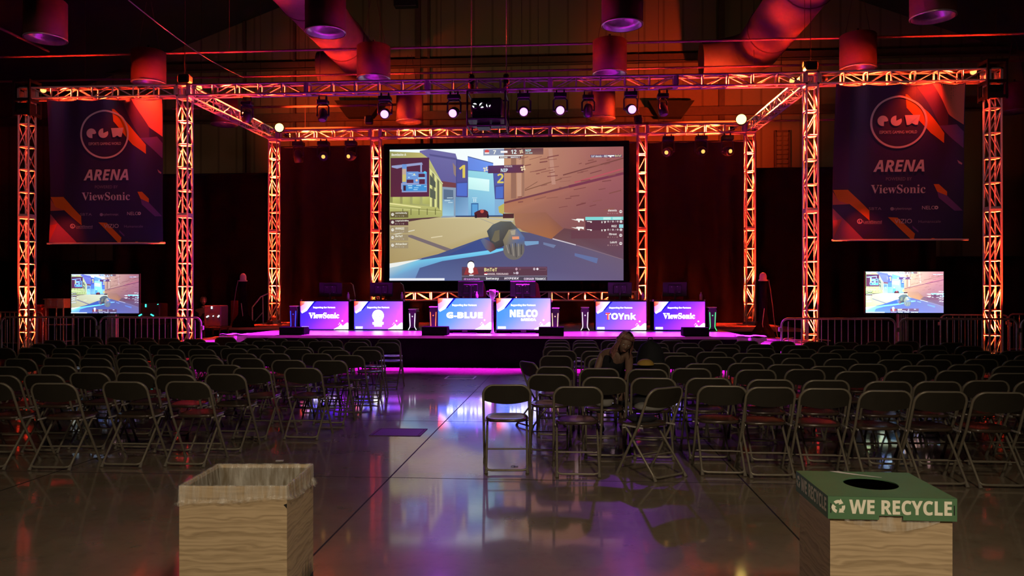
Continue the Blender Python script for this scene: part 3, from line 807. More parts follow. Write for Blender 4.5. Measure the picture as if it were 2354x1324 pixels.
    A.poly([(1300, 890), (1440, 890), (1440, 915), (1330, 930)], (120, 160, 200)); A.poly([(1480, 900), (1590, 925), (1570, 950), (1480, 920)], (112, 124, 162))
    A.poly([(1750, 995), (1950, 1040), (1940, 1085), (1750, 1020)], (98, 112, 160)); A.poly([(1480, 830), (1760, 900), (2168, 990), (2168, 930)], (116, 84, 92))
    # near wagon side, brown
    A.gridfill(1140, 80, 2168, 640, 20, 10, lambda u, v: mix(mix((206, 158, 120), (156, 92, 92), min(1, u * 1.1)), (150, 98, 84), v * .5 + .06 * math.sin(u * 17 + v * 9)))
    A.poly([(1140, 560), (2168, 310), (2168, 850), (2168, 980), (1560, 870), (1240, 770), (1230, 650), (1140, 640)], [(176, 116, 86), (158, 92, 96), (126, 76, 84), (108, 72, 84), (132, 86, 84), (160, 108, 84), (166, 112, 88), (176, 120, 92)])
    A.poly([(1225, 650), (1500, 640), (1650, 780), (1550, 872), (1300, 800), (1235, 740)], [(166, 112, 84), (150, 98, 82), (138, 86, 72), (166, 104, 68), (156, 104, 80), (164, 110, 84)])
    A.poly([(1560, 860), (1660, 780), (2168, 850), (2168, 1050), (1900, 960)], [(110, 74, 76), (104, 66, 72), (112, 70, 84), (100, 72, 92), (104, 76, 90)])
    A.line(1560, 870, 1760, 925, 9, (206, 196, 205)); A.line(1760, 925, 2160, 1050, 5, (140, 110, 120))
    A.line(1140, 556, 1700, 420, 16, (118, 66, 76)); A.line(1700, 420, 2168, 310, 22, (122, 58, 78)); A.line(1750, 385, 2168, 270, 12, (186, 84, 96))
    A.line(1650, 320, 2168, 180, 10, (120, 70, 66)); A.line(1320, 450, 1640, 350, 7, (128, 84, 66)); A.line(1320, 440, 1430, 375, 4, (112, 72, 58))
    A.line(1540, 90, 1570, 400, 34, (190, 140, 122)); A.rect(1200, 80, 1245, 520, (152, 108, 90)); A.rect(1252, 80, 1290, 500, (196, 150, 126)); A.rect(1295, 80, 1316, 500, (160, 116, 96))
    for k in range(46):
        x = 1250 + g.random() * 880; y = 150 + g.random() * 480; L_ = 20 + g.random() * 90; s = .28
        A.line(x, y, min(2165, x + L_), y - L_ * s * (.3 + g.random() * .7), 3 + g.random() * 8, mix((150, 96, 82), (122, 66, 68), g.random()))
    # buggy in the distance and fallen figure
    A.poly([(880, 640), (900, 628), (940, 612), (975, 615), (1000, 632), (1008, 682), (884, 684)], (84, 36, 44)); A.disc(948, 628, 16, (196, 84, 72)); A.rect(888, 655, 902, 686, (40, 30, 36)); A.rect(992, 655, 1006, 686, (40, 30, 36))
    A.poly([(1090, 590), (1140, 560), (1140, 660), (1096, 640)], (190, 178, 96)); A.rect(1130, 650, 1225, 690, (80, 44, 48))
    A.poly([(990, 800), (1040, 745), (1110, 715), (1200, 718), (1250, 770), (1320, 850), (1180, 900), (1120, 940), (1040, 960)], [(70, 76, 84), (90, 96, 100), (104, 106, 98), (92, 90, 84), (100, 96, 84), (88, 96, 112), (60, 56, 60), (58, 50, 54), (66, 62, 66)])
    A.poly([(935, 880), (960, 860), (1010, 885), (1050, 915), (1070, 960), (1020, 985), (975, 950)], [(84, 100, 140), (96, 106, 140), (100, 80, 84), (104, 66, 66), (84, 56, 62), (110, 84, 84), (90, 96, 124)])
    A.poly([(1030, 880), (1060, 800), (1100, 790), (1100, 880), (1060, 900)], (112, 104, 84))
    A.disc(1225, 960, 92, (112, 106, 102), 26, 92); A.poly([(1130, 880), (1180, 790), (1260, 780), (1318, 860), (1318, 930), (1150, 960)], [(128, 118, 96), (150, 136, 104), (90, 112, 150), (80, 104, 160), (104, 104, 108), (112, 106, 98)])
    for k in range(6): A.line(1160 + k * 26, 905 + abs(k - 3) * 6, 1180 + k * 22, 1030 - abs(k - 3) * 12, 9, (78, 74, 76) if k % 2 else (146, 138, 128))
    A.poly([(1210, 850), (1270, 848), (1272, 872), (1212, 874)], (232, 150, 112)); A.poly([(1195, 800), (1240, 790), (1235, 835), (1205, 835)], (170, 160, 140))
    if not hud: return
    # radar map
    A.gridfill(142, 154, 484, 496, 4, 4, lambda u, v: (84 + 10 * v, 42, 62 + 8 * u))
    lb, bb, yb = (150, 160, 205), (110, 150, 215), (206, 190, 110)
    A.poly([(152, 222), (270, 210), (420, 196), (428, 216), (330, 226), (250, 236), (200, 248), (152, 236)], lb)
    A.rect(245, 210, 285, 400, bb); A.rect(245, 250, 280, 300, (196, 170, 150)); A.rect(246, 300, 280, 365, yb); A.rect(406, 210, 420, 280, lb)
    A.rect(285, 275, 390, 345, bb); A.rect(380, 280, 460, 295, bb); A.rect(446, 280, 464, 450, bb); A.rect(385, 325, 450, 342, (140, 190, 230)); A.rect(345, 340, 395, 380, bb)
    A.rect(236, 375, 250, 430, lb); A.rect(250, 375, 395, 385, lb); A.rect(242, 385, 465, 456, lb); A.rect(250, 390, 462, 446, (70, 146, 214)); A.rect(256, 396, 278, 442, (70, 36, 56))
    for q in ((295, 394, 335, 402), (370, 394, 412, 402), (302, 412, 335, 422), (350, 414, 390, 420), (345, 430, 382, 437), (440, 402, 460, 410), (300, 290, 340, 296), (330, 305, 370, 311), (298, 320, 312, 332)): A.rect(*q, (170, 215, 240))
    A.disc(374, 352, 10, (236, 200, 176)); A.disc(446, 285, 12, (90, 200, 235)); A.disc(352, 300, 8, (230, 226, 190))
    A.text('Bombsite A', 152, 114, 280, 136, (246, 246, 236), 'bold')
    # top score strip
    A.poly([(960, 88), (1140, 86), (1140, 142), (960, 142)], (138, 150, 180)); A.poly([(1140, 86), (1480, 84), (1480, 140), (1140, 142)], [(104, 66, 74)] * 2 + [(132, 90, 84)] * 2)
    A.disc(991, 106, 20, (222, 84, 80), ry=14); A.rect(972, 116, 1010, 128, (250, 235, 230))
    A.text('7', 1044, 98, 1070, 132, (250, 250, 235), 'bold'); A.text('12', 1200, 96, 1248, 132, (236, 250, 250), 'bold')
    A.rect(1110, 104, 1170, 122, (250, 246, 246)); A.text('NIP', 1326, 94, 1374, 114, (190, 245, 245), 'bold'); A.text('$4,400', 1326, 120, 1386, 134, (190, 225, 225), 'bold')
    A.rect(960, 144, 1304, 150, (240, 246, 246)); A.rect(1096, 152, 1290, 170, (112, 76, 84)); A.text('ROUND', 1106, 155, 1170, 168, (240, 246, 246), 'bold'); A.text('MATCH 1', 1198, 155, 1272, 168, (246, 246, 246), 'bold')
    def pinwheel(cx, cy, r, col):
        A.ring(cx, cy, r * .25, r * .5, col, 20)
        for k in range(4):
            a = k * PI / 2 + .3
            A.poly([(cx + r * .45 * math.cos(a), cy + r * .45 * math.sin(a)), (cx + r * math.cos(a - .2), cy + r * math.sin(a - .2)), (cx + r * 1.05 * math.cos(a + .5), cy + r * 1.05 * math.sin(a + .5)), (cx + r * .5 * math.cos(a + .9), cy + r * .5 * math.sin(a + .9))], col)
    pinwheel(1289, 112, 18, (240, 214, 176))
    A.poly([(1000, 232), (1310, 226), (1310, 296), (1000, 298)], [(86, 60, 110), (104, 56, 72), (104, 56, 72), (84, 48, 84)])
    A.text('WINNER', 1140, 232, 1212, 247, (206, 190, 196), 'bold'); A.text('NIP', 1112, 258, 1172, 288, (214, 240, 250), 'bold')
    pinwheel(979, 262, 23, (240, 226, 190)); pinwheel(1305, 258, 24, (240, 216, 176))
    A.rect(1886, 150, 2155, 172, (84, 58, 100)); A.text('CoT dennis + REZ', 1893, 152, 2030, 170, (250, 250, 250), 'bold'); A.text('BnTeT', 2096, 152, 2150, 168, (246, 226, 160), 'bold')
    A.rect(2034, 154, 2090, 164, (250, 250, 250)); A.rect(2050, 160, 2064, 172, (250, 250, 250))
    # rosters
    for i, (nme, y) in enumerate((('somebody', 638), ('captainMo', 706), ('mnmzzz', 773), ('BnTeT', 840), ('Attacker', 908))):
        A.rect(140, y - 14, 300, y + 40, (104, 92, 60) if i == 0 else (86, 52, 58) if i == 1 else (160, 144, 112))
        A.disc(161, y + 12, 13, (236, 232, 220), 14); A.disc(156, y + 10, 3, (90, 70, 60), 8); A.disc(166, y + 10, 3, (90, 70, 60), 8)
        A.text(nme, 186, y - 8, 186 + 13 * len(nme), y + 10, (246, 244, 226), 'bold'); A.text('0 / 1 / 0', 184, y + 20, 262, y + 32, (196, 186, 176))
    A.rect(1842, 684, 2166, 712, (130, 216, 214)); A.rect(1842, 712, 2166, 810, (92, 50, 66)); A.rect(1720, 800, 2166, 870, (104, 62, 74))
    A.rect(1995, 688, 2060, 708, (190, 240, 232)); A.rect(2075, 688, 2150, 708, (180, 236, 230))
    for y in (710, 780):
        A.poly([(1720, y - 8), (1760, y - 4), (1770, y - 12), (1830, y - 10), (1828, y + 12), (1808, y + 4), (1796, y + 4), (1792, y + 20), (1780, y + 18), (1778, y + 6), (1752, y + 2)], (248, 246, 240))
        A.poly([(1855, y + 10), (1898, y + 12), (1896, y + 24), (1886, y + 24), (1884, y + 17), (1855, y + 15)], (240, 236, 230)); A.rect(1980, y + 12, 1988, y + 28, (240, 236, 230)); A.poly([(1996, y + 12), (2020, y + 12), (2012, y + 28), (2004, y + 28), (2006, y + 18)], (240, 236, 230))
        A.text('0 / 0 / 0', 2030, y + 8, 2125, y + 22, (236, 226, 226), 'bold'); A.disc(2146, y + 16, 12, (214, 206, 206), 12)
    A.rect(2130, 750, 2166, 780, (150, 216, 224))
    for nme, x0, y in (('dennis', 2036, 620), ('REZ', 2066, 756), ('f0rest', 2044, 824), ('Lekr0', 2054, 894)):
        A.text(nme, x0, y, 2110, y + 18, (248, 240, 236), 'bold')
        if nme != 'REZ': A.text('0 / 1 / 0', 2030, y + 30, 2120, y + 40, (196, 160, 160)); A.disc(2144, y + 20, 13, (240, 232, 230), 14); A.rect(2134, y + 16, 2154, y + 22, (120, 90, 100))
    # player bar
    A.rect(772, 1112, 1514, 1190, (92, 58, 74)); A.rect(772, 1112, 1514, 1130, (98, 62, 86)); A.rect(772, 1198, 1514, 1230, (78, 66, 84)); A.rect(772, 1188, 1514, 1198, (112, 104, 122))
    A.poly([(790, 1180), (812, 1120), (832, 1112), (875, 1112), (905, 1125), (918, 1172), (880, 1180)], (150, 56, 60))
    A.poly([(822, 1078), (832, 1062), (856, 1056), (876, 1066), (882, 1100), (820, 1100)], (38, 32, 44))
    A.disc(851, 1100, 31, (255, 252, 250), 20, 34); A.poly([(832, 1125), (870, 1125), (874, 1160), (852, 1172), (830, 1160)], (255, 252, 250)); A.rect(836, 1180, 874, 1188, (240, 236, 240))
    A.text('BnTeT', 968, 1122, 1080, 1152, (250, 236, 160), 'bold'); A.rect(968, 1164, 994, 1172, (206, 50, 60)); A.rect(968, 1172, 994, 1182, (250, 250, 250)); A.text('HANSEL FERDINAND', 996, 1166, 1178, 1182, (226, 206, 210), 'bold')
    A.text('0', 1240, 1122, 1256, 1142, (250, 206, 226), 'bold'); A.text('0', 1394, 1122, 1410, 1142, (250, 240, 250), 'bold'); A.disc(1429, 1132, 10, (240, 232, 240), 10); A.rect(1442, 1122, 1506, 1144, (130, 96, 112)); A.rect(1445, 1125, 1503, 1141, (88, 56, 72))
    A.disc(1278, 1134, 9, (120, 84, 96), 10); A.disc(1254, 1166, 12, (206, 190, 206), 12); A.text('5x', 1222, 1160, 1240, 1174, (226, 220, 230), 'bold')
    A.text('dreamhack', 790, 1208, 930, 1226, (216, 150, 226), 'bold'); A.text('betway', 984, 1202, 1096, 1230, (250, 250, 250), 'bold'); A.text('HYPERX', 1142, 1204, 1270, 1222, (250, 240, 250), 'bolditalic'); A.text('CORSAIR', 1312, 1208, 1400, 1226, (250, 226, 250), 'bold'); A.text('TEAMCC', 1408, 1208, 1502, 1226, (246, 246, 250), 'bold')
    A.rect(133, 1210, 620, 1230, (232, 236, 244))
A_ = Art(lambda x, y, l: ((x - 133) / 2035 * scw - scw / 2, .045 - .00012 * l, sch / 2 - (y - 80) / 1152 * sch))
draw_game(A_)
print('screen art layers', A_.l)
A_.build('picture', art_emit('projected_picture', 1.0), bs)

# ------------------------------------------------------------------ presentation TVs in front of the player desks
M['tv_art'] = art_emit('tv_picture', 3.9)
M['desk_top'] = mat('dark_desk_laminate', (.05, .045, .055), .35)
def tv_picture(A, logo, bright):
    lo, hi = ((56, 150, 250), (255, 190, 250)) if bright else (((46, 40, 250), (255, 70, 240)) if logo == 'ViewSonic' else ((66, 90, 245), (255, 100, 240)))
    def bg(u, v):
        t = max(0, min(1, u * .85 + v * .35 - .12 + .06 * math.sin(u * 7 + v * 5)))
        return tuple(lo[i] + (hi[i] - lo[i]) * t for i in range(3))
    A.gridfill(0, 0, 525, 297, 14, 8, bg)
    A.poly([(150, 0), (175, 0), (88, 96), (76, 88)], (20, 20, 200)); A.poly([(0, 0), (150, 0), (100, 60), (70, 100), (18, 128), (4, 110)], [(255, 150, 90), (210, 235, 255), (250, 250, 255), (255, 255, 255), (250, 250, 255), (255, 170, 220)])
    A.poly([(0, 0), (50, 0), (40, 30), (0, 50)], [(255, 110, 40), (255, 220, 160), (255, 130, 150), (230, 60, 60)])
    A.text('Supporting Our Partners', 140, 55, 380, 77, (255, 255, 255), 'bold')
    A.rect(14, 270, 90, 292, (255, 255, 255))
    A.poly([(365, 297), (395, 282), (420, 268), (436, 248), (444, 240), (456, 262), (470, 258), (490, 240), (512, 226), (525, 232), (525, 297)], (255, 255, 255))
    for q in ((458, 208, 9), (430, 233, 6), (418, 246, 4)): A.disc(*q, (255, 235, 255), 12)
    W = (255, 255, 255)
    if logo == 'ViewSonic': A.text('ViewSonic', 92, 120, 424, 182, W, 'serif', .02)
    elif logo == 'skull':
        A.disc(258, 152, 63, W, 30); A.poly([(215, 195), (305, 195), (300, 226), (318, 220), (318, 246), (300, 250), (298, 270), (218, 270), (215, 250), (198, 246), (198, 222), (216, 226)], W)
        A.poly([(225, 150), (240, 160), (243, 176)], (120, 120, 150)); A.poly([(291, 150), (276, 160), (273, 176)], (120, 120, 150))
    elif logo == 'G-BLUE': A.text('G-BLUE', 84, 132, 440, 190, W, 'bold', .03)
    elif logo == 'NELCO': A.text('NELCO', 130, 108, 400, 180, W, 'bold', .03); A.text('MEDIA', 240, 192, 385, 216, W, 'bold', .03)
    elif logo == 'TOYnk':
        A.text('TOYnk', 96, 114, 428, 196, (60, 40, 160), 'bold', .06); A.text('TOYnk', 102, 118, 420, 190, W, 'bold', .02); A.text('T', 102, 118, 150, 190, (255, 90, 70), 'bold', .02)
tvs = [(690.5, 801, 693, 756.5, 19.3, 'ViewSonic', 'leftmost stage television, blue and magenta with a serif logo'), (814.5, 925.7, 693, 756.5, 19.3, 'skull', 'second stage television from the left, with a white round emblem'),
       (1007, 1129.6, 686, 757, 17.8, 'G-BLUE', 'pale blue and pink television left of the stage centre'), (1141.5, 1265.4, 686, 757, 17.8, 'NELCO', 'pale blue and pink television right of the stage centre'),
       (1370, 1485.4, 693.5, 758, 19.3, 'TOYnk', 'second stage television from the right, with a red first letter in its logo'), (1504, 1620.4, 693.5, 758, 19.3, 'ViewSonic', 'rightmost stage television, blue and magenta with a serif logo')]
def screen_tv(name, px0, px1, py0, py1, Y, label, draw, m, frame=(0, 0, 525, 297), bez=.014, dep=.05, hdr=1.0):
    a, c = P(px0, py1, Y), P(px1, py0, Y)
    W = c.x - a.x; zb = P((px0 + px1) / 2, py1, Y).z; zt = P((px0 + px1) / 2, py0, Y).z; Hh = zt - zb
    r = thing(name, label, 'television', ((a.x + c.x) / 2, Y, (zt + zb) / 2))
    b = MB(); b.box((0, dep / 2 + .004, 0), (W + 2 * bez, dep, Hh + 2 * bez), bev=.006)
    b.box((0, 0, Hh / 2 + bez / 2), (W + 2 * bez, .014, bez)); b.box((0, 0, -Hh / 2 - bez * .8), (W + 2 * bez, .014, bez * 1.6))
    for s in (-1, 1): b.box((s * (W / 2 + bez / 2), 0, 0), (bez, .014, Hh))
    b.build('casing', M['black_plastic'], r)
    x0, y0, x1, y1 = frame
    A = Art(lambda x, y, l: ((x - x0) / (x1 - x0) * W - W / 2, .003 - .00006 * l, Hh / 2 - (y - y0) / (y1 - y0) * Hh), hdr)
    draw(A); A.build('picture', m, r)
    return r, W, Hh, zb
M['bottle'] = mat('bottle_plastic', (.45, .4, .55), .25)
for i, (x0, x1, y0, y1, Y, logo, lab) in enumerate(tvs):
    r, W, Hh, zb = screen_tv('stage_television', x0, x1, y0, y1, Y, lab, lambda A: tv_picture(A, logo, 2 <= i <= 3), M['tv_art'], hdr=3.5)
    gap = zb - ZD
    b = MB(); b.box((0, .03, -Hh / 2 - (gap - .012) / 2 - .02), (.12, .04, gap + .02)); b.box((0, .0, -Hh / 2 - gap + .008), (.55, .22, .016), bev=.005); b.build('stand', M['black_plastic'], r)
    cx = r.location.x
    pos = 'outer left', 'inner left', 'centre left', 'centre right', 'inner right', 'outer right'
    # desk behind
    zt = 1.435
    d = thing('player_desk', 'cloth covered player desk behind the %s stage television' % pos[i], 'desk', (cx, Y + .46, ZD))
    b = MB(); b.box((0, 0, zt - ZD - .02), (W + .07, .66, .04), bev=.008); b.build('desk_top', M['desk_top'], d)
    b = MB()
    b.grid(lambda u, v: ((u - .5) * (W + .04), -.31 + .012 * math.sin(u * 40), v * (zt - ZD - .042)), 60, 3)
    for s in (-1, 1): b.grid(lambda u, v: (s * (W / 2 + .02), -.31 + u * .62, v * (zt - ZD - .042)), 6, 2)
    b.build('desk_cloth', M['skirt'], d)
    b = MB(); b.box((-W / 2 - .012, -.335, zt - ZD - .01), (.03, .03, .05)); b.box((W / 2 + .012, -.335, zt - ZD - .01), (.03, .03, .05)); b.build('clip', M['white_plastic'], d)
    # player monitor, seen from behind
    mz = 1.70 if i not in (2, 3) else 1.68
    mpx = (760, 877, 1082, 1202, 1425, 1551)[i]; mY = Y + .5
    mx_ = PX(mpx, mY)
    mo = thing('player_monitor', 'black monitor seen from behind on the %s player desk' % pos[i], 'monitor', (mx_, mY, zt))
    b = MB(); b.box((0, 0, .27), (.60, .03, .36), bev=.01); b.box((0, -.03, .27), (.34, .04, .22), bev=.015); b.build('panel', M['black_plastic'], mo)
    b = MB(); b.box((0, -.06, .18), (.055, .04, .34), bev=.01); b.box((0, -.04, .008), (.26, .2, .016), bev=.006); b.build('stand', M['black_plastic'], mo)
    b = MB()
    for q in ((-.08, .33), (.06, .34), (.1, .2)): b.cyl((q[0], -.055, q[1]), (q[0], -.048, q[1]), .01, n=8)
    b.build('bolt_caps', M['steel'], mo)
    # gaming chair behind the desk
    g = thing('gaming_chair', 'red and black gaming chair behind the %s player desk' % pos[i], 'chair', (cx + .05, Y + 1.35, ZD))
    b = MB(); b.box((0, .05, .48), (.50, .5, .11), bev=.03); b.build('seat', M['red_plastic'], g)
    b = MB(); b.prism([(-.25, .54), (-.28, .85), (-.22, 1.16), (-.15, 1.22), (.15, 1.22), (.22, 1.16), (.28, .85), (.25, .54)], .27, .36, 'y'); o = b.build('backrest', M['red_plastic'], g)
    b = MB(); b.cyl((0, 0, .08), (0, 0, .43), .03)
    b.build('gas_lift', M['black_metal'], g)
    for k in range(5):
        a = 2 * PI * k / 5; b = MB(); b.tube([(0, 0, .09), (.28 * math.cos(a), .28 * math.sin(a), .065)], [.03, .02], 6); b.cyl((.28 * math.cos(a) - .02, .28 * math.sin(a), .028), (.28 * math.cos(a) + .02, .28 * math.sin(a), .028), .028, n=10); b.build('leg', M['black_plastic'], g)
    for s in (-1, 1): b = MB(); b.box((s * .31, .02, .68), (.07, .26, .03), bev=.01); b.cyl((s * .29, .02, .45), (s * .31, .02, .67), .015); b.build('armrest', M['black_plastic'], g)
    if i in (0, 1, 2, 4, 5):
        o = MB(); o.lathe([(0, 0), (.032, 0), (.034, .02), (.034, .13), (.014, .17), (.014, .2), (0, .2)], n=12); bb = o.build('water_bottle', M['bottle']); bb.location = (cx + W / 2 - .06 - .3 * (i == 2), Y + .2, zt); tag(bb, 'small bottle on the right front corner of the %s player desk' % pos[i], 'bottle')
# lit logo cube and stair rail on stage
lc = thing('lit_cube', 'small orange glowing cube on the inner left player desk', 'light', (PX(860, 19.6), 19.62, 1.435))
b = MB(); b.box((0, 0, .045), (.09, .09, .09), bev=.01); b.build('body', M['black_plastic'], lc)
A_ = Art(lambda x, y, l: (x, -.046 - .0003 * l, y)); A_.line(-.03, .015, .03, .075, .022, (255, 190, 90)); A_.line(-.03, .075, .03, .015, .022, (255, 140, 60)); A_.line(-.034, .02, -.034, .07, .01, (255, 110, 50)); A_.build('logo', art_emit('cube_logo_light', 2), lc)

# trophy between the two centre desks
tY = 18.0; tp = P(1135, 757, tY)
t = thing('trophy', 'shiny trophy lit orange between the two centre televisions', 'trophy', (tp.x, tY - .30, ZD))
b = MB(); b.lathe([(0, 0), (.05, 0), (.05, .03), (.03, .06), (.018, .3), (.016, .62), (.02, .76)], n=14); b.build('stem', M['steel'], t)
b = MB(); b.lathe([(.02, .76), (.05, .80), (.075, .88), (.08, .98), (.07, 1.0), (.06, .97), (0, .84)], n=20); b.build('cup', M['steel'], t)
for s in (-1, 1):
    b = MB(); b.tube([(s * .07, 0, .95), (s * .12, 0, .97), (s * .13, 0, .90), (s * .07, 0, .84)], .008, 6); b.build('handle', M['steel'], t)

# desktop computers with two glowing edge strips
pcs = [(674, 19.2, 705, (30, 60, 255), 'leftmost glowing computer, blue strips, at the end of the left desks'), (948, 19.2, 712, (235, 245, 255), 'white glowing computer right of the left desks'),
       (996, 18.3, 707, (255, 110, 50), 'orange and blue glowing computer left of the centre desks'), (1276, 18.3, 710, (255, 190, 150), 'peach glowing computer right of the centre desks'),
       (1345, 19.2, 708, (255, 235, 245), 'white glowing computer left of the right desks'), (1638, 19.2, 708, (60, 230, 110), 'green glowing computer at the right end of the desks')]
for (px, Y, py, col, lab) in pcs:
    p0 = P(px, py, Y)
    hgt = p0.z - ZD
    c = thing('gaming_computer', lab, 'computer', (p0.x, Y, ZD))
    b = MB(); b.prism([(-.075, .03), (.075, .03), (.10, hgt * .9), (.07, hgt), (-.07, hgt), (-.10, hgt * .9)], 0, .42, 'y'); b.prism([(-.12, 0), (.12, 0), (.08, .06), (-.08, .06)], .0, .42, 'y'); b.build('case', M['black_plastic'], c)
    b = MB(); b.box((0, .18, hgt + .012), (.20, .38, .024), bev=.008); b.build('lid', M['white_plastic'], c)
    e = emat('computer_led', s2l(*col), 3.2)
    for s in (-1, 1):
        b = MB(); b.tube([(s * .068, -.008, hgt * .82), (s * .055, -.008, .13), (s * .06, -.008, .09), (s * .10, -.008, .02)], .007, 6); b.build('led_strip', e, c)
    b = MB(); b.lathe([(0, .0), (.013, .0)], (0, -.006, hgt * .68), 12, rot=Matrix.Rotation(PI / 2, 3, 'X')); b.build('logo_light', e, c)
# front fill loudspeakers on the stage lip
for (x0, x1, y0, lab) in ((641, 698, 752, 'black floor monitor on the stage edge at far left'), (969, 1027, 751, 'black floor monitor on the stage edge left of centre'), (1238, 1296, 752, 'black floor monitor on the stage edge right of centre'), (1571, 1631, 753, 'black floor monitor on the stage edge at far right')):
    Y = 16.8; a, c_ = P(x0, 775, Y), P(x1, y0, Y); W = c_.x - a.x; hh_ = P((x0 + x1) / 2, y0, Y).z - ZD + .0
    s_ = thing('stage_monitor', lab, 'speaker', ((a.x + c_.x) / 2, Y + .02, ZD))
    b = MB(); b.prism([(0, 0), (.36, 0), (.40, hh_ * .55), (.30, hh_), (.0, hh_ * .97)], -W / 2, W / 2, 'x'); b.build('cabinet', M['matte_black'], s_)
    b = MB(); b.box((0, -.006, hh_ * .5), (W * .9, .012, hh_ * .82)); b.build('grille', M['matte_black'], s_)
    b = MB(); b.box((0, -.2, -.29), (W * .98, .02, .5)); 
# dome camera units on stands
for (px, py0, py1, Y, lab, s) in ((559, 628, 646, 21.0, 'left', -1), (1754, 626, 645, 19.6, 'right', 1)):
    q = P(px, py1, Y)
    zfloor = ZD if Y > 20.5 else .5
    t = thing('dome_light_stand', 'white dome on a black cloth wrapped stand %s of the stage' % lab, 'stand', (q.x, Y, zfloor))
    hz = q.z - zfloor; dz = P(px, py0, Y).z - q.z
    b = MB(); b.lathe([(.11, hz - .01), (.11, hz + .02), (.085, hz + .03), (.085, hz + dz * .55), (.07, hz + dz * .8), (.04, hz + dz * .95), (0, hz + dz)], n=20); b.build('dome', M['white_plastic'], t)
    b = MB(); b.lathe([(.30, 0), (.26, .16), (.14, .34), (.10, .6), (.11, hz - .35), (.085, hz - .22), (.10, hz - .02), (0, hz - .01)], n=18); b.build('stand', M['matte_black'], t)
    b = MB(); b.tube([(s * .13, -.02, hz + .02), (s * .15, -.1, hz - .2), (s * .2, -.12, hz * .55), (s * .24, -.1, hz * .3), (s * .34, -.05, .02)], .009, 6); b.build('power_cable', M['frame_paint'], t)
    b = MB(); b.tube([(-s * .0, -.13, hz * .52), (-s * .05, -.14, hz * .25), (-s * .03, -.2, .2)], .008, 6); b.build('cord', M['steel'], t)
# stair railing at the left rear
b = MB(); Yr = 21.3
def q_(px, py): v = P(px, py, Yr); return (v.x, v.y, v.z)
o0 = Vector(q_(580, 752))
pts = [q_(580, 752), q_(580, 706), q_(600, 682), q_(618, 674), q_(632, 681), q_(634, 690)]
sr = thing('stair_railing', 'dim curved stair railing left of the rear tower', 'railing', o0)
b.tube([Vector(p) - o0 for p in pts], .018, 6); b.tube([Vector(q_(604, 680)) - o0, Vector(q_(605, 746)) - o0], .014, 6); b.tube([Vector(q_(586, 738)) - o0, Vector(q_(604, 718)) - o0], .012, 6)
b.build('rail', M['steel'], sr)

# ------------------------------------------------------------------ side televisions on carts
M['side_art'] = art_emit('side_tv_picture_left', 2.0, (.72, .92, 1.3)); M['side_art2'] = art_emit('side_tv_picture_right', 3.8, (.7, 1.0, 1.2))
for (x0, x1, y0, y1, m, lab) in ((164, 319.5, 630.5, 720, 'side_art', 'left'), (1990, 2169, 624.5, 719, 'side_art2', 'right')):
    r, W, Hh, zb = screen_tv('side_television', x0, x1, y0, y1, 17.1, 'large television showing the game on a cart behind the %s barriers' % lab, lambda A: draw_game(A, True), M[m], (133, 80, 2168, 1232), .016)
    b = MB(); xs = .12 if lab == 'left' else .0
    for k in range(5): b.box((xs - .09 + k * .045, .10, -Hh / 2 - (zb - .3) / 2 + .12), (.02, .1, zb - .3 + .24))
    b.box((xs, .14, -Hh / 2 - zb / 2 + .15), (.2, .06, zb)); b.build('column', M['steel'], r)
    b = MB(); b.box((xs, .15, -Hh / 2 - zb + .75 * .5), (.5, .4, .03), bev=.01); b.build('shelf', M['steel'], r)
    b = MB(); b.box((xs, .12, -Hh / 2 - zb + .08), (.9, .08, .05)); b.box((xs - .42, .12, -Hh / 2 - zb + .08), (.06, .7, .05)); b.box((xs + .42, .12, -Hh / 2 - zb + .08), (.06, .7, .05)); b.build('base', M['black_metal'], r)
    for sx in (-.42, .42):
        for sy in (-.2, .44): b = MB(); b.cyl((xs + sx - .015, sy, -Hh / 2 - zb + .035), (xs + sx + .015, sy, -Hh / 2 - zb + .035), .035, n=10); b.build('caster', M['black_plastic'], r)

# ------------------------------------------------------------------ crowd barriers
def make_barrier(W):
    r = bpy.data.objects.new('crowd_barrier', None); COL.objects.link(r)
    b = MB(); hB, lo, rd = 1.08, .18, .13
    pts = [(-W / 2, 0, lo)] + [(-W / 2, 0, lo), (-W / 2, 0, hB - rd)] + arc((-W / 2 + rd, hB - rd), rd, PI, PI / 2, 6, lambda x, z: (x, 0, z)) + arc((W / 2 - rd, hB - rd), rd, PI / 2, 0, 6, lambda x, z: (x, 0, z)) + [(W / 2, 0, lo)]
    b.tube(pts[1:], .021, 8); b.cyl((-W / 2, 0, lo + .02), (W / 2, 0, lo + .02), .018, n=8); b.build('frame', M['steel'], r)
    n = int(W / .13)
    for i in range(1, n):
        x = -W / 2 + W * i / n
        c = MB(); c.cyl((x, 0, lo + .02), (x, 0, hB - .005 - (.05 if i in (1, n - 1) else 0)), .0085, n=6, caps=False); c.build('bar', M['steel'], r)
    for s in (-1, 1):
        c = MB(); x = s * (W / 2 - .28)
        c.tube([(x, -.3, .02), (x, -.26, .05), (x, 0, .19), (x, .26, .05), (x, .3, .02)], .017, 6); c.build('foot', M['steel'], r)
        c = MB(); c.box((s * (W / 2 + .025), 0, .86), (.07, .05, .09), bev=.01); c.build('hook', M['steel'], r)
    return r
def barrier(px0, px1, Y, label, rz=0):
    x0, x1 = PX(px0, Y), PX(px1, Y)
    o = make_barrier(x1 - x0); o.location = ((x0 + x1) / 2, Y, 0); o.rotation_euler = (0, 0, rz)
    return tag(o, label, 'barrier', 'steel crowd barriers')
barrier(3, 221, 16.1, 'steel crowd barrier in front of the outermost left tower')
barrier(230, 462, 16.1, 'steel crowd barrier between the left television and the left front tower')
barrier(1797, 2058, 16.1, 'steel crowd barrier in front of the right front tower')
